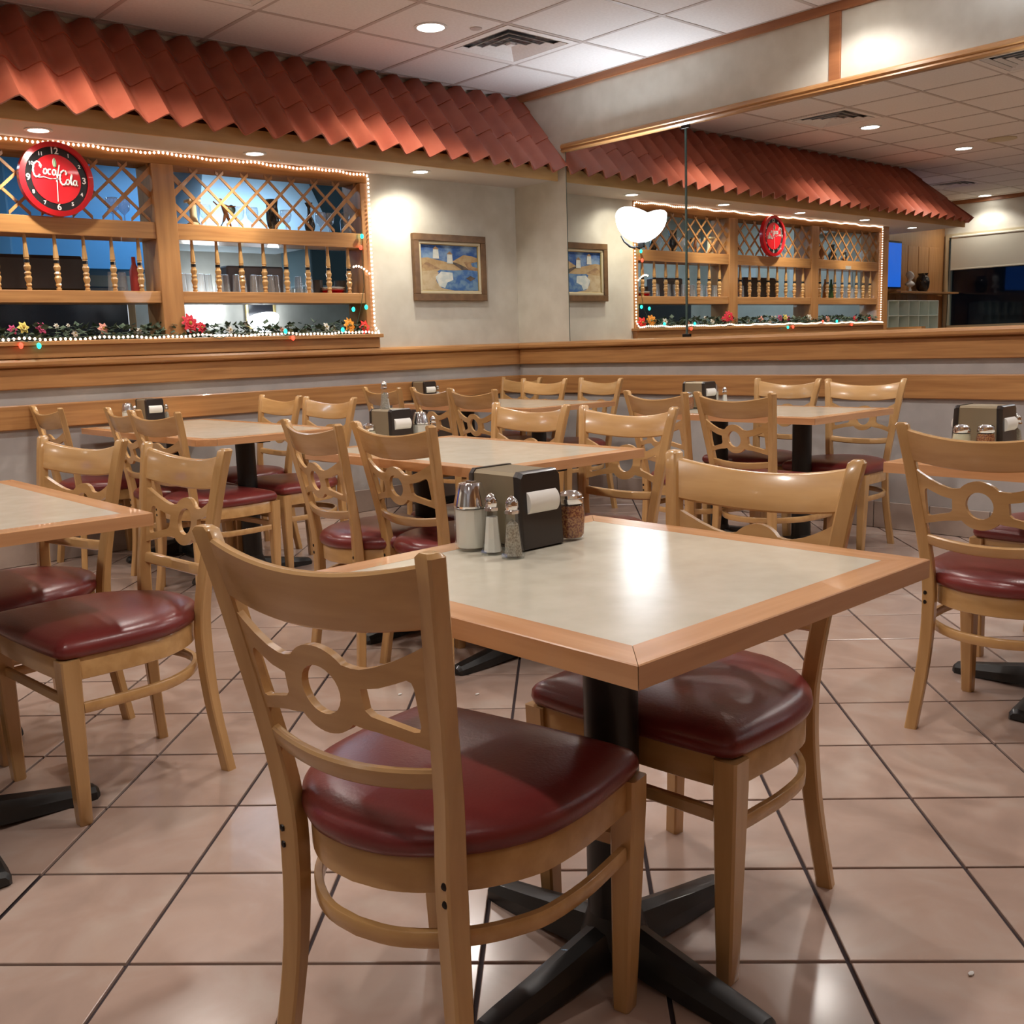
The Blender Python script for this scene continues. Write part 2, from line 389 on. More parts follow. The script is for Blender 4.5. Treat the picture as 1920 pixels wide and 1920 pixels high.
# base tiles
for nm, ax in (('baseboard_left', 'x'), ('baseboard_right', 'y')):
    b = struct(nm, MB().box(-6.5, 0, -.008, 0, 0, .148) if ax == 'x' else MB().box(-.008, 0, YB, 0, 0, .148), grout, smooth=False)
    k = 0; p = None
    while k < 21:
        a = -.02-.323*k
        if ax == 'x' and a < -6.6: break
        if p is None:
            q = MB().bbox(-.3185, 0, -.018, -.006, .002, .15, .002) if ax == 'x' else MB().bbox(-.018, -.006, -.3185, 0, .002, .15, .002)
            p = q.build('base_tile', basetile, b, smooth=False); p.location = (a, 0, 0) if ax == 'x' else (0, a, 0)
        else: inst(p, b, (a, 0, 0) if ax == 'x' else (0, a, 0))
        k += 1
# --- mirror on the right wall: panels with seams
for i, (y0, y1, lb) in enumerate([(-1.598, -.543, 'narrow wall mirror panel beside the pale corner pier'),
                                  (-4.2, -1.602, 'wide wall mirror panel right of the upright glass seam'), (-6.8, -4.205, 'third wall mirror panel, right of the wide one'), (YB, -6.805, 'last wall mirror panel at the far right end')]):
    if lb is None: continue
    m_ = thing('wall_mirror', lb, 'mirror', (0, y0, 1.1))
    MB().box(-.004, -.0005, 0, y1-y0, 0, 1.306).build('mirror_glass', mirror_m, m_, smooth=False)
    MB().box(-.0062, -.0003, y1-y0-.0025, y1-y0, 0, 1.306).build('glass_edge', mirror_edge, m_, smooth=False)
struct('trim_11', MB().box(-.009, -.0003, -1.606, -1.594, 1.1, 2.405), mirror_edge, smooth=False)
for z, s in ((2.385, 'top'), (1.10, 'bottom')):
    tag(MB().bbox(-.014, -.002, -1.63, -1.57, z, z+.02, .002).build('mirror_clip', screw_m, smooth=False), 'small dark clip at the %s of the mirror seam' % s, 'clip')

# --- soffit, fascia, tiled roof
struct('soffit', MB().box(-6.47, 0, -.45, .3, 2.232, 2.262), soffit_m, smooth=False)
struct('soffit_end', MB().box(-6.47, -5.5, .3, YF, 2.232, 2.262), soffit_m, smooth=False)
struct('fascia', MB().box(-6.47, -.004, -.462, -.445, 2.222, 2.31), fascia_m, smooth=False)
roof = thing('tile_roof', 'terracotta wavy tile canopy roof sloping over the bar opening', 'roof')
dn = Vector((0, -.654, -.756)); nn = Vector((0, -.756, .654)); top = Vector((0, -.035, 2.858)); PIT = .1816; AMP = .036
def wave(u):
    u = u % 1.0; tri = 1-4*abs(u-.5); tri = -tri
    c = cos(2*pi*u)
    return (tri*.55+c*.45)
COURSES = [(0, .20), (.17, .30), (.455, .30)]
def tile_mesh(k, x0, hip=False):
    s0, L_ = COURSES[k]; mb = MB(); nu = 10; th = .009
    rows = [(s0, .001), (s0+L_, .010)]
    top_, bot = [], []
    for s, lift in rows:
        for q in range(nu+1):
            x = -PIT*q/nu
            w = wave(q/nu)*AMP
            xx = x
            if hip:
                lim = -5.78-.69*(s/.76); xx = max(x0+x, lim)-x0
            p = top+dn*s+nn*(w+lift); top_.append((xx, p.y, p.z)); p2 = p-nn*th; bot.append((xx, p2.y, p2.z))
    n = nu+1; vs = top_+bot; o = 2*n; fs = []
    for q in range(nu):
        fs.append((q, q+1, n+q+1, n+q)); fs.append((o+q, o+n+q, o+n+q+1, o+q+1))
        fs.append((n+q, n+q+1, o+n+q+1, o+n+q)); fs.append((q, o+q, o+q+1, q+1))
    fs.append((0, n, o+n, o)); fs.append((n-1, o+n-1, o+2*n-1, 2*n-1))
    return mb.add(vs, fs)
tps = [None]*3
for c in range(38):
    x0 = -.004-PIT*c
    for k in range(3):
        s0, L_ = COURSES[k]; lim = -5.78-.69*((s0+L_)/.76)
        if x0 < lim+.01: continue
        hip = x0-PIT < -5.78-.69*(s0/.76)
        if hip:
            o = tile_mesh(k, x0, True).build('roof_tile', terra, roof, ang=1.2); o.location = (x0, 0, 0)
        elif tps[k] is None:
            tps[k] = tile_mesh(k, x0).build('roof_tile', terra, roof, ang=1.2); tps[k].location = (x0, 0, 0)
        else: inst(tps[k], roof, (x0, 0, 0))
dk = MB().add([(-.004, -.004, 2.80), (-5.78, -.004, 2.80), (-6.40, -.44, 2.27), (-.004, -.44, 2.27), (-.004, -.0, 2.27), (-6.4, -.0, 2.27)],
              [(0, 1, 2, 3), (0, 3, 4), (1, 5, 2)])
dk.build('roof_deck', fascia_m, roof, smooth=False)
MB().add([(-5.78, -.02, 2.86), (-5.78, 1.05, 2.86), (-6.47, 1.05, 2.27), (-6.47, -.5, 2.27)], [(0, 1, 2, 3)]).build('hip_end', terra, roof, smooth=False)

# --- recessed lights
def disc_light(name, loc, r, label, group, cat='light', lens=lamp_m):
    t_ = thing(name, label, cat, loc, 0, group)
    MB().lathe([(r+.016, 0), (r+.018, -.004), (r, -.006), (r-.003, .0)], n=24, cap=False).build('trim_ring', white_m, t_)
    MB().lathe([(.001, -.001), (r-.002, -.001), (r-.002, -.003), (.001, -.004)], n=24).build('lens', lens, t_)
    return t_
for i, (x, y) in enumerate(DOWN):
        disc_light('ceiling_downlight', (x, y, H), .078, {0: 'bright round ceiling downlight next to the square air vent above the tiled roof', 1: 'ceiling downlight seen in the mirror below the mirrored air vent', 2: 'ceiling downlight seen in the mirror nearest the right picture edge'}.get(i, 'ceiling downlight in row %s from the tiled roof, %s from the mirror wall' % (['one', 'two', 'three', 'four'][(i//4) if i < 16 else i-15], ['second', 'third', 'fourth', 'fifth'][i % 4] if i < 16 else 'first')), 'recessed ceiling downlights')
for i, (x, y) in enumerate(SOFFIT):
    disc_light('soffit_light', (x, y, 2.232), .05, ['soffit downlight above the framed painting', 'soffit downlight over the bar bay with the dark vases', 'soffit downlight over the round red clock', 'soffit downlight seen only in the mirror beyond the clock', 'soffit downlight at the far end seen in the mirror by the television'][i], 'soffit downlights')
disc_light('ceiling_downlight', (-9.1, .47, H), .08, 'downlight in front of the roller blind window seen in the mirror', 'recessed ceiling downlights')
sp = thing('sprinkler_cover', 'small round sprinkler cover plate on the ceiling at the top edge', 'sprinkler', (-1.30, -1.13, H))
MB().lathe([(.035, 0), (.035, -.004), (.02, -.007), (.001, -.008)], n=20).build('plate', grid_m, sp)
spk = thing('ceiling_speaker', 'round flush ceiling speaker seen in the mirror at the right edge', 'speaker', (-5.0, -1.45, H))
MB().lathe([(.13, 0), (.13, -.008), (.10, -.012), (.001, -.012)], n=28).build('grille', cream_m, spk)
# --- air vents: four-way louvres
def vent(x, y, label):
    t_ = thing('air_vent', label, 'vent', (x, y, H), 0, 'square ceiling air vents')
    fr = MB(); a = .292
    for s in (-1, 1):
        fr.box(s*a, s*(a-.045), -a+.045, a-.045, -.006, .02); fr.box(-a, a, s*a, s*(a-.045), -.006, .02)
    fr.build('frame', ceil_m, t_, smooth=False)
    MB().box(-a, a, -a, a, .024, .028).build('throat', black_m, t_, smooth=False)
    for k in range(4):
        o_ = .240-.058*k; i_ = 0; mb = MB()
        q = [(o_-.022, .012), (o_, -.004), (o_, -.007), (o_-.022, .009)]
        for r in range(4):
            ca, sa = cos(r*pi/2), sin(r*pi/2)
            A = []
            for (d, z) in q:
                for e in (-d, d): A.append((ca*d-sa*e, sa*d+ca*e, z))
            mb.add(A, [(0, 1, 3, 2), (2, 3, 5, 4), (4, 5, 7, 6), (6, 7, 1, 0)])
        mb.build('louvre', ceil_m, t_, smooth=False)
    MB().box(-.02, .02, -.02, .02, -.002, .01).build('louvre', ceil_m, t_, smooth=False)
vent(*VENTS[0], 'square four-way ceiling air vent beside the ceiling downlight')
vent(*VENTS[1], 'square ceiling air vent seen in the mirror above the mirrored tiles')
vent(*VENTS[2], 'ceiling air vent seen cut off in the mirror top corner')
vent(*VENTS[3], 'far small ceiling air vent seen in the mirror beyond the roof end')
# ================================================================= BAR OPENING
oak_matte = noisy('oak_matte', (.30, .14, .05), (.44, .22, .085), .85, (2.2, 28, 45), detail=6, lo=.3, hi=.7, dist=.5, Specular_IOR_Level=.1)
fr = thing('bar_frame', 'oak frame with posts and shelves filling the wall opening to the bar', 'frame')
FD = .20
def fbox(nm, x0, x1, y0, y1, z0, z1, m, b=.003): return MB().bbox(x0, x1, y0, y1, z0, z1, b).build(nm, m, fr, smooth=False)
fbox('top_rail', OX0, OX1, -.012, FD, 2.165, 2.232, oak_matte)
fbox('side_post', -1.385, OX1, -.010, FD, 1.19, 2.165, oak_z)
fbox('side_post', OX0, -5.38, -.010, FD, 1.19, 2.165, oak_z)
for x in (-2.725, -4.115): fbox('post', x-.065, x+.065, -.014, FD, 1.19, 2.165, oak_z)
BAYS = [(-2.66, -1.385), (-4.05, -2.79), (-5.38, -4.18)]
for a, b in BAYS:
    fbox('upper_shelf', a, b, -.006, FD, 1.750, 1.842, oak_x)
    fbox('lower_shelf', a, b, -.006, FD, 1.392, 1.458, oak_x)
fbox('end_board', -5.605, -5.452, -.012, 0, 1.10, 2.232, oak_z)
fbox('sill', OX0-.02, OX1+.03, -.075, FD+.03, 1.166, 1.19, oak_x)
fbox('sill_apron', OX0-.01, OX1+.015, -.05, 0, 1.10, 1.166, oak_x)
# lattice panels: crossed slats, two layers
for n, (a, b) in enumerate(BAYS):
    lt = thing('lattice_panel', ['diagonal lattice screen in the bay with the dark vases', 'diagonal lattice screen behind the round red clock', 'diagonal lattice screen in the third bay seen in the mirror'][n], 'lattice', (0, 0, 0), 0, 'lattice screens over the bar')
    z0, z1 = 1.842, 2.165; P = .162; h = z1-z0
    for lay, sg in ((0, 1), (1, -1)):
        k = -6
        while True:
            x = a-.05+P*k+(.05 if sg > 0 else 0)
            if x-h > b+.05: break
            k += 1
            # line from (x, z0) going sg
            p0 = [x, z0]; p1 = [x+sg*h, z1]
            q0, q1 = (p0, p1) if p0[0] < p1[0] else (p1, p0)
            if q1[0] <= a+.01 or q0[0] >= b-.01: continue
            def at(X): f = (X-p0[0])/(p1[0]-p0[0]); return z0+f*h
            if q0[0] < a: q0 = [a, at(a)]
            if q1[0] > b: q1 = [b, at(b)]
            w = .0145*1.414; y = .012+lay*.009
            poly = [(q0[0], q0[1]-w), (q1[0], q1[1]-w), (q1[0], q1[1]+w), (q0[0], q0[1]+w)]
            poly = [(X, min(max(Z, z0), z1)) for X, Z in poly]
            MB().loft([[(X, y, Z) for X, Z in poly], [(X, y+.009, Z) for X, Z in poly]]).build('slat', oak_z, lt, smooth=False)
# turned spindles
PROF = [(.010, 0), (.011, .012), (.007, .016), (.012, .028), (.009, .038), (.013, .052), (.015, .066), (.010, .078), (.014, .09), (.009, .1), (.013, .112), (.0145, .125), (.010, .136), (.0105, .142), (.0105, .165), (.0085, .168), (.0115, .172), (.008, .24), (.0065, .294)]
PROF = [(r*1.35, z*.993) for r, z in PROF]
spp = None; spr = thing('spindle_row', 'row of turned spindles', 'spindles')
rows = []
for n, (a, b) in enumerate(BAYS):
    root = thing('spindle_row', ['row of turned spindles in the bay beside the painting', 'row of turned spindles below the round red clock', 'row of turned spindles in the third bay seen in the mirror'][n], 'spindles', (0, 0, 0), 0, 'turned spindle rows')
    for i in range(8):
        x = a+(b-a)*(i+.62)/8.25
        if spp is None:
            spp = MB().lathe(PROF, (0, 0, 0), 8).build('spindle', [wood_z], root); spp.location = (x, .03, 1.458)
        else: inst(spp, root, (x, .03, 1.458))
        rows.append((root, x))
band = MB().lathe([(.0150, .144), (.0150, .160)], n=8)
bo = None
for root, x in rows:
    if bo is None: bo = band.build('dark_band', black_m, root); bo.location = (x, .03, 1.458)
    else: inst(bo, root, (x, .03, 1.458))
bpy.data.objects.remove(spr)
# rope light around the opening
rp = []
def seg(p, q, n):
    for i in range(n): rp.append(tuple(p[k]+(q[k]-p[k])*i/n for k in range(3)))
x0, x1 = -5.44, -1.325
seg((x0, -.022, 1.205), (x0, -.022, 2.215), 40); seg((x0, -.022, 2.218), (x1+.0, -.022, 2.218), 160)
seg((x1, -.022, 2.21), (x1-.01, -.022, 1.22), 40); seg((x1, -.064, 1.20), (x0, -.064, 1.20), 160)
rpt = [(p[0], p[1], p[2]+.004*sin(i*.31)+.003*sin(i*.83)) for i, p in enumerate(rp)]
rope = thing('rope_light', 'glowing string of warm white rope lights framing the bar opening', 'rope light')
MB().tube(rpt, .0055, 6, closed=True).build('tube', tube_m, rope)
bm_ = MB(); tot = 0
acc = 0; L_ = 0
for i in range(len(rpt)):
    a = Vector(rpt[i]); b = Vector(rpt[(i+1) % len(rpt)]); d = (b-a).length
    if d > .2: continue
    while acc < d:
        p = a+(b-a)*(acc/d); bm_.lathe([(.002, -.008), (.007, -.003), (.007, .003), (.002, .008)], (p.x, p.y-.002, p.z), 5); acc += .0262; tot += 1
    acc -= d
tag(bm_.build('bulbs', bulb_m, rope), kind='stuff')
tail = []
for i in range(14): tail.append((-1.36-.01*i, -.03-.0*i, 1.585-.0+.045*sin(i/13*2.2)+.0))
tl = thing('rope_light_tail', 'short loose end of rope light poking in from the opening edge', 'rope light')
MB().tube(tail, .005, 6).build('tube', tube_m, tl); b_ = MB()
for p in tail[::2]: b_.ball(p, .0075, 6)
tag(b_.build('bulbs', bulb_m, tl), kind='stuff')
# coloured fairy lights on a green wire
def wirepath(pts, sub=5):
    out = []
    for i in range(len(pts)-1):
        for s in range(sub):
            f = s/sub; out.append(tuple(pts[i][k]+(pts[i+1][k]-pts[i][k])*f for k in range(3)))
    return out+[pts[-1]]
fl = thing('fairy_lights', 'coloured fairy lights strung on green wire along the garland', 'fairy lights')
WP = [(-5.3, -.05, 1.22), (-4.7, -.066, 1.21), (-4.4, -.078, 1.20), (-4.2, -.06, 1.22), (-3.9, -.04, 1.22), (-3.63, -.075, 1.20), (-3.56, -.085, 1.185), (-3.48, -.07, 1.205), (-3.0, -.05, 1.215), (-2.55, -.07, 1.20), (-2.49, -.085, 1.18), (-2.4, -.06, 1.21), (-2.05, -.07, 1.21), (-1.99, -.085, 1.20), (-1.9, -.06, 1.205), (-1.63, -.065, 1.215), (-1.5, -.04, 1.22), (-1.44, -.02, 1.35), (-1.40, -.02, 1.5), (-1.405, -.02, 1.78), (-1.40, -.02, 1.86)]
MB().tube(wirepath(WP), .002, 5).build('wire', wire_m, fl)
for x, z, c in [(-3.517, 1.165, 0), (-3.607, 1.168, 1), (-2.048, 1.216, 0), (-1.998, 1.175, 1), (-1.629, 1.219, 0), (-1.401, 1.823, 0), (-1.415, 1.750, 1), (-1.398, 1.366, 0), (-1.50, 1.352, 0), (-4.42, 1.215, 0), (-4.15, 1.215, 1), (-4.72, 1.18, 1)]:
    y = -.085 if z < 1.25 else -.028
    MB().ball((x, y, z), .012, 8, sz=1.35).build('bulb', tealb if c == 0 else redb, fl)
# garland and artificial flowers on the sill
gl = MB(); rnd = random.Random(3)
for i in range(1700):
    x = rnd.uniform(-5.36, -1.40); y = rnd.uniform(-.045, .07); z = 1.192+rnd.random()**1.5*.075
    a = rnd.uniform(0, 2*pi); t_ = rnd.uniform(-.5, .8); L2 = rnd.uniform(.03, .058); w = L2*.40
    d = Vector((cos(a)*cos(t_), sin(a)*cos(t_), sin(t_))); s = d.cross(Vector((0, 0, 1))).normalized()
    p = Vector((x, y, z)); up_ = s.cross(d)
    gl.add([p, p+d*L2*.5+s*w, p+d*L2+up_*.004, p+d*L2*.5-s*w, p+d*L2*.5+up_*.004], [(0, 1, 4), (1, 2, 4), (2, 3, 4), (3, 0, 4)])
gl.tube([(-5.36+i*.1, .02+.01*sin(i*1.3), 1.20+.006*sin(i*2.1)) for i in range(40)], .004, 5)
tag(gl.build('garland', leaf_m, smooth=False), 'artificial green leaf garland lying along the sill of the bar opening', 'garland', kind='stuff')
def petmat(n, c): return mat(n, c, .6)
PC = {'red': petmat('petal_red', (.55, .01, .03)), 'orange': petmat('petal_orange', (.85, .30, .02)), 'scarlet': petmat('petal_scarlet', (.8, .03, .02)), 'peach': petmat('petal_peach', (.75, .33, .26)),
      'yellow': petmat('petal_yellow', (.75, .62, .15)), 'pink': petmat('petal_pink', (.55, .06, .18)), 'white': petmat('petal_white', (.70, .66, .60)), 'core': petmat('flower_centre', (.35, .22, .03))}
def flower(x, z, r, c, label, y=-.015, layers=2, npet=7, cat='flower'):
    o = thing('artificial_flower', label, cat, (x, y, 1.192), 0, 'artificial flowers in the garland')
    h = z-1.192; MB().tube([(0, 0, 0), (0, -.005, h)], .0018, 5).build('stem', leaf_m, o)
    ax = Vector((.25, -1, .25)).normalized(); u = ax.cross(Vector((0, 0, 1))).normalized(); w = ax.cross(u)
    for l in range(layers):
        for k in range(npet):
            a = 2*pi*(k+.5*l)/npet; d = u*cos(a)+w*sin(a); s = u*-sin(a)+w*cos(a); rr = r*(1-.3*l)
            c0 = Vector((0, -.005, h))+ax*.004*l
            q = [c0, c0+d*rr*.55+s*rr*.30+ax*.006, c0+d*rr+ax*.004*(1-2*l)+s*.1*rr, c0+d*rr-s*.1*rr, c0+d*rr*.55-s*rr*.30+ax*.006]
            MB().add(q, [(0, 1, 2, 3, 4)]).build('petal', PC[c], o, smooth=False)
    MB().ball(tuple(Vector((0, -.005, h))+ax*.008), r*.2, 6).build('centre', PC['core'], o)
for a in [(-3.567, 1.262, .034, 'yellow', 'pale yellow flower at the left picture edge on the sill'), (-3.622, 1.252, .028, 'pink', 'magenta flower tucked left of the pale yellow flower'),
          (-3.476, 1.258, .034, 'pink', 'magenta flower between the yellow flower and a white bud'), (-3.398, 1.268, .016, 'white', 'small white bud right of the magenta flower'),
          (-3.336, 1.270, .012, 'white', 'tiny white bud below the clock on the sill'), (-3.148, 1.25, .036, 'peach', 'salmon pink rose on the sill below the right of the clock'),
          (-3.304, 1.226, .022, 'white', 'off white blossom drooping left of the salmon rose'), (-2.947, 1.236, .018, 'white', 'small cream blossom between the salmon rose and the wood post'),
          (-2.64, 1.275, .058, 'red', 'large red poinsettia in front of the wooden post'), (-2.57, 1.25, .036, 'red', 'small red bloom touching the large poinsettia'),
          (-2.388, 1.232, .028, 'white', 'cream blossom right of the red poinsettia'), (-2.279, 1.268, .018, 'white', 'small white bud above the cream blossom'),
          (-2.037, 1.226, .020, 'peach', 'small peach flower beside a teal fairy light'), (-1.713, 1.240, .032, 'white', 'larger cream flower left of the orange gerbera'),
          (-1.655, 1.232, .024, 'white', 'cream blossom touching the orange gerbera'), (-1.535, 1.250, .052, 'orange', 'orange gerbera on the sill near the corner'),
          (-1.415, 1.235, .052, 'scarlet', 'scarlet flower in the lower right corner of the opening'),
          (-4.35, 1.24, .034, 'peach', 'pink flower seen in the mirror below the third bay'), (-4.0, 1.26, .034, 'white', 'white flower seen in the mirror right of the poinsettia'),
          (-4.9, 1.24, .034, 'red', 'red flower seen in the mirror near the far end of the sill'), (-5.2, 1.24, .028, 'scarlet', 'last scarlet flower of the sill seen in the mirror')]:
    flower(*a, npet=9 if a[3] in ('orange', 'red') else 6)
# round red clock
ck = thing('wall_clock', 'round red and black wall clock with white script lettering', 'clock', (-3.325, -.03, 2.03))
R = .19
def ring(ri, ro, y0, y1, n=48):
    mb = MB(); rs = []
    for k in range(n):
        a = 2*pi*k/n; c, s = cos(a), sin(a)
        rs.append([(ri*c, y0, ri*s), (ro*c, y0+.006, ro*s), (ro*c, y1, ro*s), (ri*c, y1, ri*s)])
    return mb.loft(rs, closed=True)
ring(R*.86, R, -.028, .02).build('rim', red_m, ck)
def cdisc(nm, prof, m, loc, n=48, sc=(1, 1, 1)):
    o = MB().lathe(prof, n=n).build(nm, m, ck); o.rotation_euler = (pi/2, 0, 0); o.location = loc; o.scale = sc; return o
cdisc('dial_ring', [(.001, 0), (R*.88, 0), (R*.88, .01), (.001, .01)], black_m, (0, 0, 0))
cdisc('dial_centre', [(.001, 0), (R*.66, 0), (R*.66, .003), (.001, .003)], red_m, (0, -.010, 0))
def text(s, size, loc, parent, m, shear=0, name='lettering', rot=(pi/2, 0, 0), ext=.0006, off=.0):
    c = bpy.data.curves.new(name, 'FONT'); c.body = s; c.size = size; c.align_x = 'CENTER'; c.align_y = 'CENTER'; c.shear = shear; c.extrude = ext; c.offset = off
    c.materials.append(m); tmp = bpy.data.objects.new('tmp', c); COL.objects.link(tmp)
    bpy.context.view_layer.update(); me = bpy.data.meshes.new_from_object(tmp); bpy.data.objects.remove(tmp)
    o = bpy.data.objects.new(name, me); COL.objects.link(o); o.parent = parent; o.location = loc; o.rotation_euler = rot; return o
for h in range(1, 13):
    a = pi/2-2*pi*h/12
    text(str(h), .046 if h % 3 == 0 else .026, (R*.75*cos(a), -.0125, R*.75*sin(a)), ck, white_m, name='numeral', off=.0008)
# cursive logo from swept strokes
def stroke(pts, w=.0038):
    P = [(x*1.12+.002, -.0165, z*1.45-x*.06) for x, z in pts]; mb = MB()
    Q = wirepath(P, 3); ws = [w*(.7+.6*abs(sin(i*.9))) for i in range(len(Q))]
    mb.tube(Q, ws, 6); o = mb.build('script_stroke', white_m, ck); return o
def arc(cx, cz, rx, rz, a0, a1, n=10): return [(cx+rx*cos(radians(a0+(a1-a0)*i/n))+.18*rz*sin(radians(a0+(a1-a0)*i/n)), cz+rz*sin(radians(a0+(a1-a0)*i/n))) for i in range(n+1)]
def bigC(x, z, s): return [(x+.012*s, z+.010*s)]+arc(x, z, .017*s, .026*s, 45, 320)
def o_(x, z, r=.0095): return arc(x, z, r*.8, r, 60, 420, 10)
def c_(x, z, r=.0095): return arc(x, z, r*.8, r, 50, 310, 8)
def a_(x, z, r=.0095): return arc(x, z, r*.8, r, 50, 400, 10)+[(x+r*.9, z+r), (x+r*.7, z-r*.6), (x+r*1.3, z-r)]
Z0 = .022; stroke(bigC(-.088, Z0+.004, 1.05), .0042); stroke([(-.075, Z0+.03), (-.066, Z0+.018), (-.072, Z0+.010)], .003)
stroke(o_(-.052, Z0)); stroke(c_(-.032, Z0)); stroke(a_(-.012, Z0))
stroke([(-.086, Z0-.024), (-.06, Z0-.020), (-.03, Z0-.024), (.0, Z0-.020)], .0022)
stroke([(.004, Z0-.008), (.016, Z0-.008)], .003)
Z1 = -.004; stroke(bigC(.030, Z1+.012, 1.0), .0042); stroke(o_(.048, Z1-.002))
stroke([(.058, Z1-.006), (.070, Z1+.022), (.067, Z1+.028), (.063, Z1+.012), (.065, Z1-.010), (.070, Z1-.010)]); stroke(a_(.081, Z1-.002, .009))
MB().lathe([(.001, 0), (.0075, 0), (.0085, .012), (.008, .022), (.004, .034), (.0035, .044), (.001, .045)], (0, 0, 0), 10).build('bottle_emblem', mat('bottle_green', (.25, .40, .22), .4), ck).location = (-.004, -.016, .062)
cdisc('emblem_disc', [(.001, 0), (.015, 0), (.015, .002), (.001, .002)], white_m, (-.004, -.012, .082), 16, (.7, 1.6, 1))
MB().box(-.0022, .0022, -.0205, -.0190, -.115, .02).build('minute_hand', white_m, ck, smooth=False).rotation_euler = (0, radians(3), 0)
MB().box(-.003, .003, -.0195, -.0180, -.015, .075).build('hour_hand', white_m, ck, smooth=False).rotation_euler = (0, radians(14), 0)
cdisc('hub', [(.001, 0), (.006, 0), (.006, .006), (.001, .006)], chrome, (0, -.017, 0), 12)
# framed painting
pt = thing('painting', 'framed painting of white windmills above a blue bay', 'painting', (-.985, -.002, 1.41))
PW, PH = .655, .455
def pframe(nm, a, b, y0, y1, m):
    for (x0, x1, z0, z1, q) in ((a, PW-a, PH-b, PH-a, 0), (a, PW-a, a, b, 0), (a, b, b, PH-b, 1), (PW-b, PW-a, b, PH-b, 1)):
        MB().bbox(x0, x1, y1, y0, z0, z1, .003).build(nm, m, pt, smooth=False)
brn = noisy('walnut_frame', (.14, .075, .035), (.20, .11, .05), .45, (20, 20, 20))
pframe('frame', 0, .048, 0, -.032, brn); pframe('liner', .048, .068, 0, -.024, cream_m)
pframe('gilt_slip', .066, .072, 0, -.020, gold_m)
MB().box(.07, PW-.07, -.010, -.004, .07, PH-.07).build('canvas', noisy('painted_sky', (.03, .10, .33), (.25, .38, .55), .7, (9, 9, 14), lo=.4, hi=.62, detail=5), pt, smooth=False)
W0, W1, Z0_, Z1_ = .07, PW-.07, .07, PH-.07
def pm(n, a, b): return noisy(n, a, b, .7, (22, 22, 30), lo=.4, hi=.6)
pc = [pm('paint_ochre', (.42, .28, .13), (.50, .36, .19)), pm('paint_sea', (.05, .14, .36), (.16, .28, .42)), pm('paint_white', (.55, .62, .60), (.70, .72, .66)), pm('paint_dune', (.30, .18, .10), (.45, .30, .15)), pm('paint_dark', (.08, .07, .06), (.16, .11, .08)), pm('paint_sand', (.50, .38, .22), (.58, .47, .30))]
ly = [0]
def poly(pts, m, nm='painted_shape'):
    ly[0] += 1; y = -.0102-.00025*ly[0]
    MB().add([(W0+(W1-W0)*u, y, Z0_+(Z1_-Z0_)*v) for u, v in pts], [tuple(range(len(pts)))]).build(nm, m, pt, smooth=False)
poly([(0, .70), (.12, .72), (.25, .68), (.5, .62), (.62, .70), (.75, .80), (.9, .78), (1, .74), (1, 0), (0, 0)], pc[0])
poly([(0, .52), (.10, .63), (.22, .55), (.34, .48), (.1, .45)], pc[3])
poly([(.45, .66), (.62, .62), (.80, .52), (.86, .44), (.72, .46), (.58, .58)], pc[4])
poly([(.75, .64), (.9, .66), (1, .62), (1, .42), (.84, .46)], pc[3])
poly([(.88, .62), (1, .66), (1, .52), (.9, .55)], pc[1])
poly([(.22, .36), (.32, .46), (.55, .45), (.8, .47), (1, .45), (1, 0), (.42, 0), (.28, .12)], pc[1])
poly([(0, .42), (.2, .44), (.3, .40), (.24, .22), (.34, .06), (.6, .0), (0, 0)], pc[5])
poly([(.24, .30), (.34, .42), (.54, .40), (.55, .24), (.44, .18), (.40, .06), (.30, .10)], pc[2])
poly([(.78, .28), (.86, .34), (.95, .28), (.86, .22)], pc[4])
for u, v, w in ((.26, .70, .055), (.50, .60, .055)):
    poly([(u-w, v), (u+w, v), (u+w*.8, v+.20), (u-w*.8, v+.20)], pc[2], 'painted_windmill'); poly([(u-w, v+.20), (u+w, v+.20), (u, v+.27)], pc[3], 'painted_windmill_roof')
# ornaments on the lattice shelf
S1 = 1.842
o = thing('column_ornament', 'small cream classical column ornament behind the lattice', 'ornament', (-2.505, .10, S1))
MB().lathe([(.038, 0), (.038, .02), (.03, .024), (.024, .034), (.021, .06), (.020, .125), (.024, .13), (.03, .138)], n=16).build('shaft', cream_m, o)
MB().bbox(-.038, .038, -.038, .038, .138, .156, .003).build('capital', cream_m, o, smooth=False)
o = thing('dancer_figurine', 'bronze dancing figurine with raised arms behind the lattice', 'figurine', (-2.297, .10, S1))
brz = mat('bronze', (.30, .13, .06), .3, .9)
bb = MB(); bb.tube([(.03, 0, .012), (.02, 0, .05), (.008, 0, .085)], [.006, .009, .012], 8); bb.tube([(-.035, 0, .012), (-.012, 0, .05), (.0, 0, .085)], [.006, .009, .012], 8)
bb.tube([(.004, 0, .08), (-.004, 0, .115), (-.018, 0, .145)], [.014, .017, .010], 8); bb.ball((-.028, 0, .163), .013, 8)
bb.tube([(-.016, 0, .138), (-.05, 0, .135), (-.075, 0, .155)], [.007, .005, .004], 6); bb.tube([(-.01, 0, .138), (.03, 0, .13), (.07, 0, .135)], [.007, .005, .004], 6)
bb.build('body', brz, o); MB().ball((.045, .005, .115), .028, 8, sy=.3).build('shawl', mat('verdigris', (.06, .09, .07), .5, .5), o)
MB().lathe([(.03, 0), (.03, .01), (.001, .012)], n=12).build('plinth', cream_m, o)
def lathing(nm, label, cat, loc, prof, m, n=16, **k):
    o = MB().lathe(prof, n=n).build(nm, m); o.location = loc; return tag(o, label, cat, **k)
vz = noisy('black_gold_vase', (.012, .012, .012), (.30, .19, .05), .25, (22, 22, 14), lo=.58, hi=.66, Coat_Weight=.6)
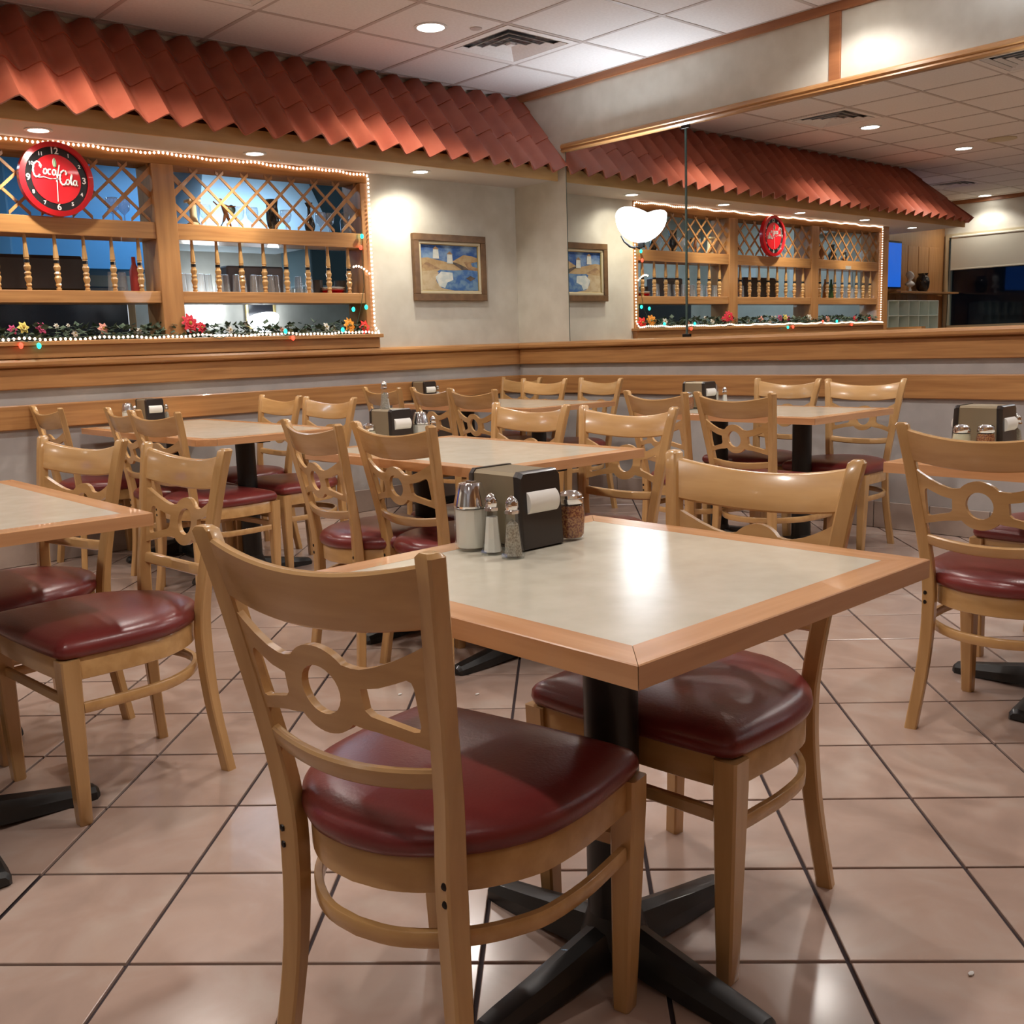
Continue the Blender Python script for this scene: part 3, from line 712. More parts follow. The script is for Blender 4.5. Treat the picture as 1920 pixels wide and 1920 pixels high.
lathing('tall_vase', 'stout black and gold vase behind the lattice', 'vase', (-1.978, .10, S1), [(.018, 0), (.022, .008), (.034, .03), (.040, .07), (.038, .12), (.034, .15), (.040, .19), (.036, .19), (.03, .15)], vz)
lathing('slim_vase', 'slim necked black vase right of the stout vase', 'vase', (-1.712, .10, S1), [(.018, 0), (.03, .02), (.036, .045), (.028, .08), (.011, .115), (.010, .155), (.026, .188), (.022, .188), (.006, .15)], vz)
lathing('glass_jar', 'clear crystal jar at the right end of the lattice shelf', 'jar', (-1.425, .12, S1), [(.03, 0), (.035, .02), (.037, .09), (.028, .11), (.036, .135), (.014, .15), (.001, .155)], thin)
lathing('white_vase', 'white and grey vase seen in the mirror on the third lattice shelf', 'vase', (-5.26, .10, S1), [(.025, 0), (.045, .02), (.05, .07), (.04, .11), (.02, .125), (.025, .14)], white_m)
lathing('dark_jug', 'dark jug on the third lattice shelf seen in the mirror', 'vase', (-4.62, .10, S1), [(.02, 0), (.04, .02), (.045, .06), (.025, .11), (.02, .15), (.03, .17)], vz)
lathing('bronze_urn', 'bronze urn left of the dark jug seen in the mirror', 'vase', (-4.40, .10, S1), [(.02, 0), (.035, .02), (.03, .06), (.035, .10), (.02, .13)], brz)
lathing('small_dark_urn', 'small dark urn right of the dark jug seen in the mirror', 'vase', (-4.86, .10, S1), [(.02, 0), (.035, .03), (.03, .06), (.02, .08), (.026, .10)], vz)
for i, (x, y) in enumerate([(-2.40, .16), (-2.18, .16), (-2.09, .15), (-1.85, .16), (-1.60, .15), (-1.53, .16), (-2.97, .14), (-2.90, .15), (-3.7, .14), (-3.82, .14)]):
    o = lathing('glass_bowl', ['clear glass goblet by the cream column', 'clear goblet right of the figurine', 'clear goblet left of the stout vase', 'clear goblet right of the stout vase', 'clear goblet right of the slim vase', 'clear goblet beside the crystal jar', 'clear goblet right of the clock', 'clear goblet next to the wooden post', 'clear goblet left of the clock', 'leftmost clear goblet on the lattice shelf'][i], 'glass', (x, y, S1),
                [(.026, 0), (.026, .003), (.004, .006), (.004, .05), (.03, .075), (.038, .11), (.034, .14)], tumbler_m, 12, group='goblets on the lattice shelf')
# glasses on the spindle shelf
S2 = 1.458; gp = None; gx = [-2.60+.058*i for i in range(13)]
gx2 = [-1.80, -1.74, -5.25, -5.18, -5.11, -5.04, -4.97, -4.90, -4.83, -3.02, -2.95]
for i, x in enumerate(gx+gx2):
    ORD = ['first', 'second', 'third', 'fourth', 'fifth', 'sixth', 'seventh', 'eighth', 'ninth', 'tenth', 'eleventh', 'twelfth', 'thirteenth']
    lb = ORD[i]+' tumbler right of the wide post behind the right bay spindles' if i < 13 else (['left', 'right'][i-13]+' tumbler of two beside the red plates' if i < 15 else (ORD[i-15]+' tall glass from the frame end in the far bay seen in the mirror' if i < 22 else ['left', 'right'][i-22]+' tumbler below the clock near the post'))
    y = .11+.03*(i % 2)
    if gp is None:
        gp = lathing('tumbler', lb, 'glass', (x, y, S2), [(.027, 0), (.022, .11), (.018, .112), (.001, .112)], tumbler_m, 12, group='tumblers behind the spindles')
    else:
        gp2 = gp.copy(); COL.objects.link(gp2); gp2.location = (x, y, S2); gp2['label'] = lb
o = tag(MB().bbox(-.28, .28, -.04, .14, 0, .20, .02).build('serving_tray', mat('dark_tray', (.035, .032, .035), .4), ang=.5), 'dark upright tray back behind the spindles below the clock', 'tray'); o.location = (-3.42, .20, S2)
o = tag(MB().bbox(-.20, .20, 0, .10, 0, .175, .01).build('toaster_case', mat('grey_case', (.16, .15, .16), .4, .3), ang=.5), 'grey metal case behind the tumblers in the right bay', 'appliance'); o.location = (-2.06, .21, S2)
for i in range(4):
    o = tag(MB().lathe([(.001, 0), (.07, .0), (.085, .008), (.07, .01), (.001, .01)], n=20).build('plate', red_m if i < 2 else white_m), ['lower red plate of the small stack behind the spindles', 'upper red plate of the small stack behind the spindles', 'lower white plate on the red plates', 'upper white plate on the red plates'][i], 'plate', 'small plate stack'); o.location = (-1.56, .12, S2+.011*i)
cnm = mat('dark_tin', (.07, .06, .055), .4, .4)
for i, x in enumerate((-1.65, -1.47)):
    lathing('tin_can', ['dark tin left of the red plates', 'dark tin right of the red plates'][i], 'tin', (x, .16, S2), [(.04, 0), (.04, .09), (.001, .09)], cnm)
bc = [mat('amber_glass', (.30, .10, .02), .1), mat('green_bottle', (.03, .08, .03), .1), mat('label_red', (.45, .05, .04), .4)]
for i, x in enumerate((-4.30, -4.42, -4.54, -4.66, -2.88)):
    lathing('bottle', ['amber bottle nearest the second post', 'green bottle in the far bay', 'amber bottle in the middle of the far bay', 'green bottle left of the tall glasses', 'red capped bottle against the post below the clock'][i] + ' behind the spindles', 'bottle', (x, .13, S2), [(.026, 0), (.028, .01), (.028, .12), (.012, .16), (.011, .2), (.001, .2)], bc[[0, 1, 0, 1, 2][i]], 12)
tag(MB().box(-.055, .055, -.012, -.008, 0, .035).build('price_card', white_m, smooth=False), 'small white card fixed on the far bay shelf edge seen in the mirror', 'card').location = (-4.76, 0, 1.755)
# ---- room behind the bar
rb = MB(); rb.box(-5.75, .9, 2.6, 2.7, 0, H); rb.box(.8, .9, .16, 2.6, 0, H); struct('wall_bar_back', rb, wall_m, smooth=False)
struct('ceiling_bar', MB().box(-5.65, .9, .16, 2.6, 2.62, 2.68), soffit_m, smooth=False)
struct('wall_bar_end', MB().box(-5.75, -5.65, .16, 2.6, 0, 2.65), wall_m, smooth=False)
tag(MB().bbox(-2.05, .75, 0, .12, 0, 1.05, .01).build('back_counter', steel, smooth=False), 'stainless counter top run behind the bar opening', 'counter').location = (0, 2.44, 0)
hoodm = mat('hood_enamel', (.42, .50, .56), .3, .2)
hd = thing('range_hood', 'large stainless extractor hood seen through the right lattice', 'hood', (-1.35, 1.5, 1.95))
MB().add([(-.45, 0, 0), (.75, 0, 0), (.75, 1.0, 0), (-.45, 1.0, 0), (-.15, .45, .62), (.75, .45, .62), (.75, 1.0, .62), (-.15, 1.0, .62)],
         [(0, 1, 5, 4), (1, 2, 6, 5), (2, 3, 7, 6), (3, 0, 4, 7), (0, 3, 2, 1), (4, 5, 6, 7)]).build('canopy', hoodm, hd, smooth=False)
MB().bbox(-.47, .77, -.02, 0, -.06, .0, .004).build('lip', steel, hd, smooth=False)
tag(MB().bbox(-.7, .35, 0, .5, 0, .86, .01).build('blue_cabinet', bluewall, smooth=False), 'blue wall cabinet seen through the lattice left of the hood', 'cabinet').location = (-2.25, 2.05, 1.74)
tag(MB().bbox(0, .95, 0, .5, 0, .9, .01).build('teal_cabinet', teal, smooth=False), 'dark teal wall cabinet at the right behind the lattice', 'cabinet').location = (-.55, 2.0, 1.65)
tag(MB().bbox(0, 2.6, 0, .5, 0, 1.62, .01).build('dark_fridge', black_m, smooth=False), 'long black back bar fridge seen in the gap below the clock', 'fridge').location = (-4.75, 2.05, 0)
tag(MB().bbox(0, .09, -.03, .0, 0, 1.6, .004).build('wood_stile', oak_z, smooth=False), 'upright wooden board in the dark gap left of the poinsettia', 'board').location = (-1.98, 2.58, 0)
dp = thing('gilt_frame', 'narrow gilt framed dark picture on the wall behind the bar', 'picture', (-.74, 2.595, 1.30))
for a, b, c, d in ((-.15, -.125, 0, .42), (.125, .15, 0, .42), (-.15, .15, .395, .42), (-.15, .15, 0, .025)): MB().bbox(a, b, -.02, 0, c, d, .003).build('frame', gold_m, dp, smooth=False)
MB().box(-.13, .13, -.008, -.002, .02, .4).build('picture_panel', black_m, dp, smooth=False)
def paper_(y, z, w, h, lb): tag(MB().box(-5.648, -5.642, y, y+w, z, z+h).build('notice_sheet', white_m, smooth=False), lb, 'sheet', 'white sheets pinned behind the bar')
paper_(1.75, 1.62, .22, .30, 'white sheet behind the bar seen in the mirror left of the clock'); paper_(1.05, 1.62, .22, .30, 'white sheet behind the bar seen in the mirror below the clock'); paper_(.45, 1.62, .2, .28, 'white sheet behind the bar seen in the mirror by the second post')
# tube fixtures
for i, x in enumerate((-1.6, -4.4)):
    o = thing('tube_fixture', ['fluorescent fitting on the bar ceiling behind the right lattice', 'fluorescent fitting on the bar ceiling behind the left lattice'][i], 'light', (x, 1.35, 2.62), 0, 'bar ceiling fittings')
    MB().bbox(-.62, .62, -.08, .08, -.05, 0, .005).build('housing', white_m, o, smooth=False)
    MB().bbox(-.6, .6, -.06, .06, -.06, -.05, .003).build('diffuser', emis('cool_tube%d' % i, (.75, .9, 1), 5), o, smooth=False)

# ---- sconces: tilted half bowls
def bowl(o, y0, R_=.165, zb=0, zr=.105, tilt=.11, m=None, wall=0):
    mb = MB(); rings = []; n = 18
    for th in (0, .005):
        for t in range(9):
            f = t/8; rr = (R_-th)*sin(f*pi/2)**1.1+.002
            ring_ = []
            for k in range(n+1):
                a = pi*k/n; s = sin(a)
                z = zb+th+(zr-zb)*(1-cos(f*pi/2))**.9+tilt*s*f*f
                ring_.append((-rr*s*.98-.002, y0+rr*cos(a), z))
            rings.append(ring_)
    vs = [p for r in rings for p in r]; fs = []; N = n+1
    for t in range(17):
        for k in range(n):
            if t == 8: continue
            fs.append((t*N+k, t*N+k+1, (t+1)*N+k+1, (t+1)*N+k))
    for k in range(n): fs.append((8*N+k, 8*N+k+1, 17*N+k+1, 17*N+k))
    mb.add(vs, fs); return mb.build('bowl', sconce_m, o, ang=1)
for i, (y, z) in enumerate(SCONCE):
    o = thing('wall_sconce', ['glowing white half bowl sconce mounted on the mirror', 'glowing half bowl sconce on the mirror outside the picture', 'added half bowl sconce, unseen, far along the mirror wall behind the viewer'][i], 'lamp', (-.0065, y, 1.725))
    bowl(o, 0)
    MB().tube([(-.002, .05, -.02), (-.02, .04, -.03), (-.055, .05, -.022), (-.09, .07, .01), (-.105, .085, .05)], [.006, .008, .008, .006, .004], 8).build('bracket', iron, o)
    MB().bbox(-.012, 0, -.02, .02, -.03, .06, .003).build('back_plate', iron, o, smooth=False)
for i, (x, z) in enumerate([(-1.265, 1.35), (-.735, 1.27)]):
    o = thing('wall_sconce', ['glowing two lobed sconce in the gap right of the poinsettia', 'glowing sconce low in front of the gilt frame behind the bar'][i], 'lamp', (x, 2.59, z))
    b = bowl(o, 0, .15, 0, .12, .05); b.rotation_euler = (0, 0, pi/2)
    b.location = (0, 0, 0)
    MB().bbox(-.01, .01, -.03, 0, -.03, .02, .003).build('bracket', iron, o, smooth=False)
    point('sconce_and_fill_lamp', (x, 2.3, z+.25), 1, COOL)
#__BAREND__
#__T0__
# ================================================================= CHAIRS
POST = [(0, .181, -.220), (.2, .160, -.199), (.384, .153, -.194), (.5, .163, -.203), (.65, .181, -.229), (.78, .197, -.253), (.846, .207, -.268)]
def post_at(z): return herm(POST, z)
SAG = .031
def backy(x, z):
    xb, yb = post_at(z); return yb+.002-SAG*(1-min(1, (x/xb)**2))
OUT = [(.0, .205), (.10, .204), (.19, .200), (.212, .194), (.222, .178), (.228, .10), (.230, .03), (.222, -.05), (.203, -.10), (.170, -.150), (.120, -.195), (.062, -.225), (0, -.234)]
def outline(sc=0.0, n=36):
    # closed outline (right side then left), optional inward offset
    R_ = OUT; pts = []
    P2 = [(i, *p) for i, p in enumerate(R_)]
    for k in range(n+1):
        tt = 12*k/n
        x, y = herm(P2, tt); pts.append((max(x, 0), y))
    full = pts+[(-x, y) for x, y in pts[-2:0:-1]]
    if sc:
        res = []; m = len(full)
        for i, (x, y) in enumerate(full):
            a = full[i-1]; b = full[(i+1) % m]; tx, ty = b[0]-a[0], b[1]-a[1]; l = math.hypot(tx, ty) or 1
            res.append((x-(-ty/l)*-sc if False else x+(ty/l)*-sc*-1*-1, y-(tx/l)*-sc*-1*-1))
        # choose the direction that shrinks
        cx = max(p[0] for p in res)
        if (cx > max(p[0] for p in full)) == (sc > 0):
            res = [(2*fx-rx, 2*fy-ry) for (fx, fy), (rx, ry) in zip(full, res)]
        return res
    return full
def make_chair():
    root = thing('dining_chair', 'x', 'chair')
    # cushion
    rings = []
    for off, z in ((.006, .408), (-.001, .412), (-.006, .424), (-.004, .436), (.004, .446), (.018, .4535), (.045, .460), (.085, .464), (.13, .466)):
        o = outline(off) if off else outline()
        if off > .01:
            s = 1-off/.235; o = [(x*s, (y+.012)*s-.012) for x, y in outline()]
        rings.append([(x, y, z) for x, y in o])
    mb = MB().loft(rings)
    mb.build('seat', vinyl, root, ang=1.0)
    # apron ring
    A = outline(.006); Bn = outline(.026)
    rr = []
    for (x, y), (x2, y2) in zip(A, Bn):
        rr.append([(x, y, .356), (x, y, .405), (x+(x2-x)*.15, y+(y2-y)*.15, .409), (x2, y2, .409), (x2, y2, .354), (x+(x2-x)*.15, y+(y2-y)*.15, .354)])
    MB().loft(rr, closed=True).build('seat_frame', wood_x, root, ang=.8)
    for sg in (1, -1):
        # front leg
        rg = []
        for z, hx in ((.0, .0140), (.004, .0155), (.1, .0175), (.25, .0205), (.355, .0225), (.407, .0225)):
            cx = sg*(.210-.008*(1-z/.41)); cy = .182-.006*(1-z/.41)
            rg.append(chring(cx-sg*(hx-.0225)*-.4, cy, z, hx, hx, .004))
        MB().loft(rg).build('leg', wood_z, root, ang=.7)
        # back post
        rg = []
        N_ = 22
        for i in range(N_+1):
            z = .846*i/N_; xb, yb = post_at(z); hx = .0160; hy = .0140+.0045*max(0, 1-abs(z-.36)/.25)
            
            rot = -sg*.22
            rg.append(chring(sg*xb, yb, z, hx, hy, .0035, rot))
        xb, yb = post_at(.846)
        rg.append(chring(sg*(xb+.001), yb-.002, .852, .010, .010, .003, -sg*.22)); 
        MB().loft(rg).build('back_post', wood_z, root, ang=.7)
        for z in (.362, .388):
            xb, yb = post_at(z); a = -pi/2+sg*.25
            o = MB().lathe([(.0001, .0), (.0062, .0), (.0055, .0025), (.001, .004)], n=10).build('bolt', screw_m, root)
            d = Vector((cos(a), sin(a), 0)); o.rotation_euler = d.to_track_quat('Z', 'Y').to_euler(); o.location = Vector((sg*xb, yb, z))+d*.0185
    # crest rail
    def plate(zc_top, zc_bot, dip, th, nm, m=wood_x, rnd=.004, inset=.004, dipb=None):
        dipb = dip if dipb is None else dipb
        rg = []; n = 24
        for i in range(n+1):
            f = -1+2*i/n
            zt = zc_top-dip*(1-f*f); zb = zc_bot-dipb*(1-f*f); hx_ = post_at((zt+zb)/2)[0]-inset
            ring_ = []
            for (oz, oy) in ((0, -th/2+rnd), (0, th/2-rnd), (rnd, th/2), (zt-zb-rnd, th/2), (zt-zb, th/2-rnd), (zt-zb, -th/2+rnd), (zt-zb-rnd, -th/2), (rnd, -th/2)):
                z = zb+oz; xb2 = post_at(z)[0]-inset; x = f*xb2
                ring_.append((x, backy(x, z)+oy, z))
            rg.append(ring_)
        return MB().loft(rg).build(nm, m, root, ang=.7)
    plate(.838, .752, .025, .018, 'crest_rail', dipb=.017); plate(.553, .524, .012, .017, 'back_slat')
    # fretwork plate with ring
    ZC = .646; PI2 = 2*pi
    def arcp(r, a0, a1, n): return [(r*cos(radians(a0+(a1-a0)*i/n)), r*sin(radians(a0+(a1-a0)*i/n))) for i in range(n+1)]
    rh = []
    up_ = [(.186, .088), (.160, .073), (.130, .058), (.100, .046), (.076, .040), (.062, .040)]
    dn_ = [(.170, -.070), (.145, -.062), (.115, -.054), (.085, -.048), (.064, -.046)]
    top_arc = arcp(.064, 42, 138, 12); bot_arc = arcp(.064, 222, 318, 12)
    outer = up_+top_arc+[(-x, z) for x, z in reversed(up_)]+[(-x, z) for x, z in dn_]+bot_arc+list(reversed(dn_))
    hole = arcp(.0355, 0, 345, 23)
    win = [(.071, .012), (.100, .017), (.125, .026), (.143, .033), (.149, .030), (.151, .022), (.150, -.032), (.147, -.040), (.139, -.041), (.110, -.033), (.080, -.026), (.072, -.018)]
    winL = [(-x, z) for x, z in reversed(win)]
    loops = [outer, hole, list(reversed(win)), list(reversed(winL))]
    tri = tessellate_polygon([[Vector((x, z, 0)) for x, z in lp] for lp in loops])
    flat = [p for lp in loops for p in lp]; n = len(flat); vs = []
    for oy in (.006, -.006):
        for x, z in flat: vs.append((x, oy, ZC+z))
    fs = [tuple(t) for t in tri]+[tuple(i+n for i in reversed(t)) for t in tri]; o = 0
    for lp in loops:
        m = len(lp)
        for i in range(m): fs.append((o+i, o+(i+1) % m, o+(i+1) % m+n, o+i+n))
        o += m
    bm = bmesh.new(); bvs = [bm.verts.new(v) for v in vs]
    for f in fs:
        try: bm.faces.new([bvs[i] for i in f])
        except ValueError: pass
    for k in range(-17, 18):
        bmesh.ops.bisect_plane(bm, geom=bm.verts[:]+bm.edges[:]+bm.faces[:], plane_co=(k*.0105+.0013, 0, 0), plane_no=(1, 0, 0))
    for v in bm.verts: v.co.y = backy(v.co.x, v.co.z)+v.co.y
    MB().frombm(bm).build('back_panel', wood_x, root, ang=.7)
    # stretchers: bentwood hoop and front rail
    hp = [p for p in outline(.012) if p[1] < .172]
    # order the path from right front round the back to left front
    R_ = sorted([p for p in hp if p[0] >= 0], key=lambda p: -p[1]); L_ = sorted([p for p in hp if p[0] < 0], key=lambda p: p[1])
    path = R_+L_; rg = []
    for i, p in enumerate(path):
        a = path[max(i-1, 0)]; b = path[min(i+1, len(path)-1)]; tx, ty = b[0]-a[0], b[1]-a[1]; l = math.hypot(tx, ty); nx, ny = ty/l, -tx/l
        ring_ = []
        for on, oz in ((.007, .010), (.005, .0125), (-.005, .0125), (-.007, .010), (-.007, -.010), (-.005, -.0125), (.005, -.0125), (.007, -.010)):
            ring_.append((p[0]+nx*on, p[1]+ny*on, .285+oz))
        rg.append(ring_)
    MB().loft(rg).build('hoop_stretcher', wood_x, root, ang=.7)
    MB().bbox(-.195, .195, .170, .184, .285, .310, .003).build('front_stretcher', wood_x, root, smooth=False)
    return root
CH = [ # x, y, facing deg, label   (x, y = seat centre)
 (-4.414, -4.597, 11.8, 'nearest chair, back to the viewer, left of the foreground table'),
 (-3.862, -4.620, 184.3, 'chair facing left, tucked under the right side of the foreground table'),
 (-4.430, -3.190, 184.0, 'front chair of the two at the table cut by the left edge'),
 (-4.485, -2.640, 193.0, 'chair behind the front chair of the left edge table'),
 (-3.300, -0.250, 0.0, 'chair by the wall at the far end of the long left wall table'),
 (-3.170, -0.930, -2.0, 'chair partly hidden behind another at the left side of the long wall table'),
 (-3.205, -1.335, 5.0, 'nearest chair on the left side of the long wall table, back to viewer'),
 (-2.688, -0.620, 180.0, 'far chair on the right side of the long left wall table'),
 (-2.717, -1.199, 184.0, 'near chair on the right side of the long left wall table'),
 (-3.233, -2.748, -6.0, 'far chair of two with backs to viewer left of the middle table'),
 (-3.152, -3.085, 0.0, 'near chair of two with backs to viewer left of the middle table'),
 (-2.768, -2.760, 180.0, 'far chair facing left behind the middle table'),
 (-2.767, -3.300, 184.0, 'near chair facing left at the right corner of the middle table'),
 (-1.333, -0.459, -4.0, 'leftmost chair with back to viewer at the corner table'),
 (-1.303, -0.930, -6.0, 'middle of three chairs with backs to viewer at the corner table'),
 (-1.363, -1.380, -4.0, 'right of three chairs with backs to viewer at the corner table'),
 (-0.475, -0.225, 178.0, 'chair deepest in the room corner, behind two in line'),
 (-0.665, -0.670, 180.0, 'middle chair on the far side of the corner table'),
 (-0.567, -1.075, 172.0, 'right chair on the far side of the corner table'),
 (-1.355, -2.722, -10.0, 'left chair with back to viewer at the table under the mirror'),
 (-1.353, -3.139, -4.0, 'right chair with back to viewer at the table under the mirror'),
 (-0.597, -2.541, 176.0, 'left chair facing viewer below the mirror'),
 (-0.617, -3.059, 184.0, 'right chair facing viewer below the mirror'),
 (-2.505, -4.690, 0.0, 'large chair cut by the right picture edge, back to viewer'),
 (-1.790, -4.560, 181.0, 'chair at the right edge, only its seat seen through the large chair'),
]
proto = make_chair()
for i, (x, y, a, lb) in enumerate(CH):
    r = radians(a-90); g_ = 'maple dining chairs with burgundy seats'
    if i == 0: proto.location = (x, y, 0); proto.rotation_euler = (0, 0, r); proto['label'] = 'maple '+lb; proto['group'] = g_
    else: dup(proto, (x, y, 0), r, 'maple '+lb, g_)
# ================================================================= TABLES
TH = .715
pedp = {}
def pedestal(root, x, y, rot=0):
    key = 'p'
    if key not in pedp:
        c = MB().lathe([(.047, .03), (.047, .62), (.047, .665), (.0470, .668)], n=24).build('column', iron, root); pedp['c'] = c
        mp = MB(); mp.add([(-.2, -.03, .68), (.2, -.03, .68), (.2, .03, .68), (-.2, .03, .68), (-.2, -.03, .672), (.2, -.03, .672), (.2, .03, .672), (-.2, .03, .672)], [(0, 1, 2, 3), (4, 7, 6, 5), (0, 4, 5, 1), (1, 5, 6, 2), (2, 6, 7, 3), (3, 7, 4, 0)])
        mp.box(-.03, .03, -.2, .2, .668, .679)
        pl = mp.build('mounting_spider', iron, root, smooth=False)
        hb = MB().lathe([(.052, .012), (.062, .02), (.062, .05), (.052, .085), (.047, .10)], n=24).build('hub', iron, root)
        rg = []
        for xx, hw, zt, zb in ((.03, .036, .088, .02), (.10, .034, .074, .012), (.2, .031, .054, .004), (.28, .029, .040, .0), (.312, .026, .034, .0), (.322, .018, .024, .004)):
            rg.append([(xx, -hw, zb), (xx, -hw, zt*.55), (xx, -hw*.62, zt*.9), (xx, 0, zt), (xx, hw*.62, zt*.9), (xx, hw, zt*.55), (xx, hw, zb)])
        ar = MB().loft(rg).build('foot', iron, root, ang=.5)
        pedp.update(p=1, l=pl, h=hb, a=ar)
        for o in (c, pl, hb): o.location = (x, y, 0)
        ar.location = (x, y, 0); ar.rotation_euler = (0, 0, rot)
        first = 1
    else:
        for k in 'clh': inst(pedp[k], root, (x, y, 0))
        inst(pedp['a'], root, (x, y, 0), rot)
    for k in (1, 2, 3): inst(pedp['a'], root, (x, y, 0), rot+k*pi/2)
def table(x0, x1, y0, y1, label, peds, rz=0, cham=0, prot=0):
    cx, cy = (x0+x1)/2, (y0+y1)/2; a, b = (x1-x0)/2, (y1-y0)/2; B_ = .055; h0, h1 = TH-.031, TH
    root = thing('restaurant_table', label, 'table', (cx, cy, 0), rz, 'square and long laminate tables')
    c = cham
    # laminate inlay and core
    P = [(a-B_, b-B_), (-a+B_, b-B_), (-a+B_, -b+B_), (a-B_, -b+B_)]
    if c: P = [(a-B_, b-B_), (-a+B_, b-B_), (-a+B_, -b+B_+c*.6), (-a+B_+c*.6, -b+B_), (a-B_-c*.6, -b+B_), (a-B_, -b+B_+c*.6)]
    MB().loft([[(x, y, h0+.004) for x, y in P], [(x, y, h1-.0002) for x, y in P]]).build('tabletop', laminate, root, smooth=False)
    Q = [(a, b), (-a, b), (-a, -b), (a, -b)]
    if c: Q = [(a, b), (-a, b), (-a, -b+c), (-a+c, -b), (a-c, -b), (a, -b+c)]
    m = len(P)
    for i in range(m):
        j = (i+1) % m; q = [Q[i], Q[j], P[j], P[i]]
        dx, dy = Q[j][0]-Q[i][0], Q[j][1]-Q[i][1]; l = math.hypot(dx, dy); e = .0006
        ux, uy = dx/l*e, dy/l*e
        q = [(q[0][0]+ux, q[0][1]+uy), (q[1][0]-ux, q[1][1]-uy), (q[2][0]-ux, q[2][1]-uy), (q[3][0]+ux, q[3][1]+uy)]
        bx = MB().loft([[(x, y, h0) for x, y in q], [(x, y, h1-.0015) for x, y in q], [(x*(1-.0015/a), y*(1-.0015/b), h1) for x, y in q]])
        bx.build('edge_band', edge_x if abs(dx) > abs(dy) else edge_y, root, smooth=False)
    for px, py in peds: pedestal(root, px-cx, py-cy, 0)
    return root
table(-4.483, -3.735, -5.030, -4.275, 'large foreground table with condiments and a tan napkin box', [(-4.108, -4.652)], radians(.9))
table(-5.43, -4.352, -3.385, -2.30, 'table cut off by the left picture edge', [(-4.83, -3.26+.0), (-4.83, -2.66)])
table(-3.33, -2.615, -3.46, -2.385, 'bare middle table with a tan napkin box and a tall shaker on the box', [(-2.97, -3.20), (-2.97, -2.66)])
table(-3.33, -2.60, -1.52, -.045, 'long table with clipped corners against the left wall', [(-2.96, -1.20), (-2.96, -.40)], cham=.07)
table(-1.24, -.50, -1.42, -.045, 'long table in the room corner under the painting', [(-.87, -1.10), (-.87, -.40)])
table(-1.24, -.52, -3.29, -2.215, 'table standing under the mirror on the right wall', [(-.88, -3.0), (-.88, -2.5)])
table(-2.56, -1.82, -5.07, -4.32, 'table cut off by the right picture edge behind the large chair', [(-2.17, -4.70)])
# ================================================================= TABLE TOP ITEMS
hproto = None
def holder(x, y, rz, label, z=TH):
    global hproto
    if hproto: return dup(hproto, (x, y, z), rz, label, 'tan and black napkin dispensers')
    r = thing('napkin_dispenser', label, 'napkin dispenser', (x, y, z), rz, 'tan and black napkin dispensers')
    # length along local y, faces at -y and +y
    MB().bbox(-.050, .050, -.066, .066, .006, .1425, .006).build('body', holder_tan, r, ang=.5)
    MB().bbox(-.046, .046, -.062, .062, 0, .008, .002).build('base', holder_blk, r, smooth=False)
    for s in (-1, 1):
        rg = []
        bm = MB()
        pts = [(-.054, 0), (.054, 0), (.052, .136), (.045, .1445), (-.045, .1445), (-.052, .136)]
        for yy, sc in ((.062, 1), (.072, 1), (.079, .93)):
            rg.append([(px*sc, s*(yy+.0-.006*(pz/.145)), .072+(pz-.072)*(1 if sc == 1 else .95)) for px, pz in pts])
        bm.loft(rg).build('face_plate', holder_blk, r, ang=.5)
        # napkin bulging out of the window
        rg = []
        for i in range(9):
            f = i/8; z = .066+.042*f; bul = .012*sin(pi*f)**.6
            rg.append([(-.037, s*(.070-.004*(z/.145)), z), (-.037, s*(.074+bul), z), (.037, s*(.074+bul), z), (.037, s*(.070-.004*(z/.145)), z)])
        MB().loft(rg).build('napkin', paper, r, ang=1)
    hproto = r; return r
def shaker(x, y, z, kind, label, s=1.0):
    r = thing({'salt': 'salt_shaker', 'pepper': 'pepper_shaker'}[kind], label, 'shaker', (x, y, z), .3, 'tapered glass shakers'); r.scale = (s, s, s)
    n = 8
    MB().lathe([(.0215, 0), (.0225, .004), (.018, .016), (.0145, .04), (.0115, .078), (.0118, .082)], n=n).build('glass_body', thin, r, ang=.4)
    MB().lathe([(.0165, .005), (.0150, .018), (.0128, .04), (.0105, .068 if kind == 'salt' else .060), (.001, .069)], n=n).build('contents', salt_m if kind == 'salt' else pepper_m, r, ang=.4)
    MB().lathe([(.0135, .080), (.0135, .085), (.0105, .087), (.0115, .092), (.0115, .099), (.0085, .106), (.003, .111), (.0005, .1115)], n=12).build('cap', chrome, r, ang=.5)
    return r
def jar(x, y, z, fill, label, s=1.0):
    r = thing('cheese_shaker', label, 'shaker', (x, y, z), 0, 'glass jars with perforated tops'); r.scale = (s, s, s)
    MB().lathe([(.022, 0), (.025, .003), (.0265, .02), (.0285, .045), (.0255, .066), (.023, .072)], n=16).build('glass_body', thin, r, ang=.6)
    MB().lathe([(.020, .004), (.0245, .01), (.0262, .035), (.0262, .05), (.023, .066), (.001, .067)], n=14).build('contents', fill, r, ang=.8)
    MB().lathe([(.0245, .070), (.0255, .072), (.0255, .080), (.0235, .0805), (.0235, .086), (.018, .091), (.008, .094), (.0005, .0945)], n=20).build('lid', chrome, r, ang=.6)
    return r
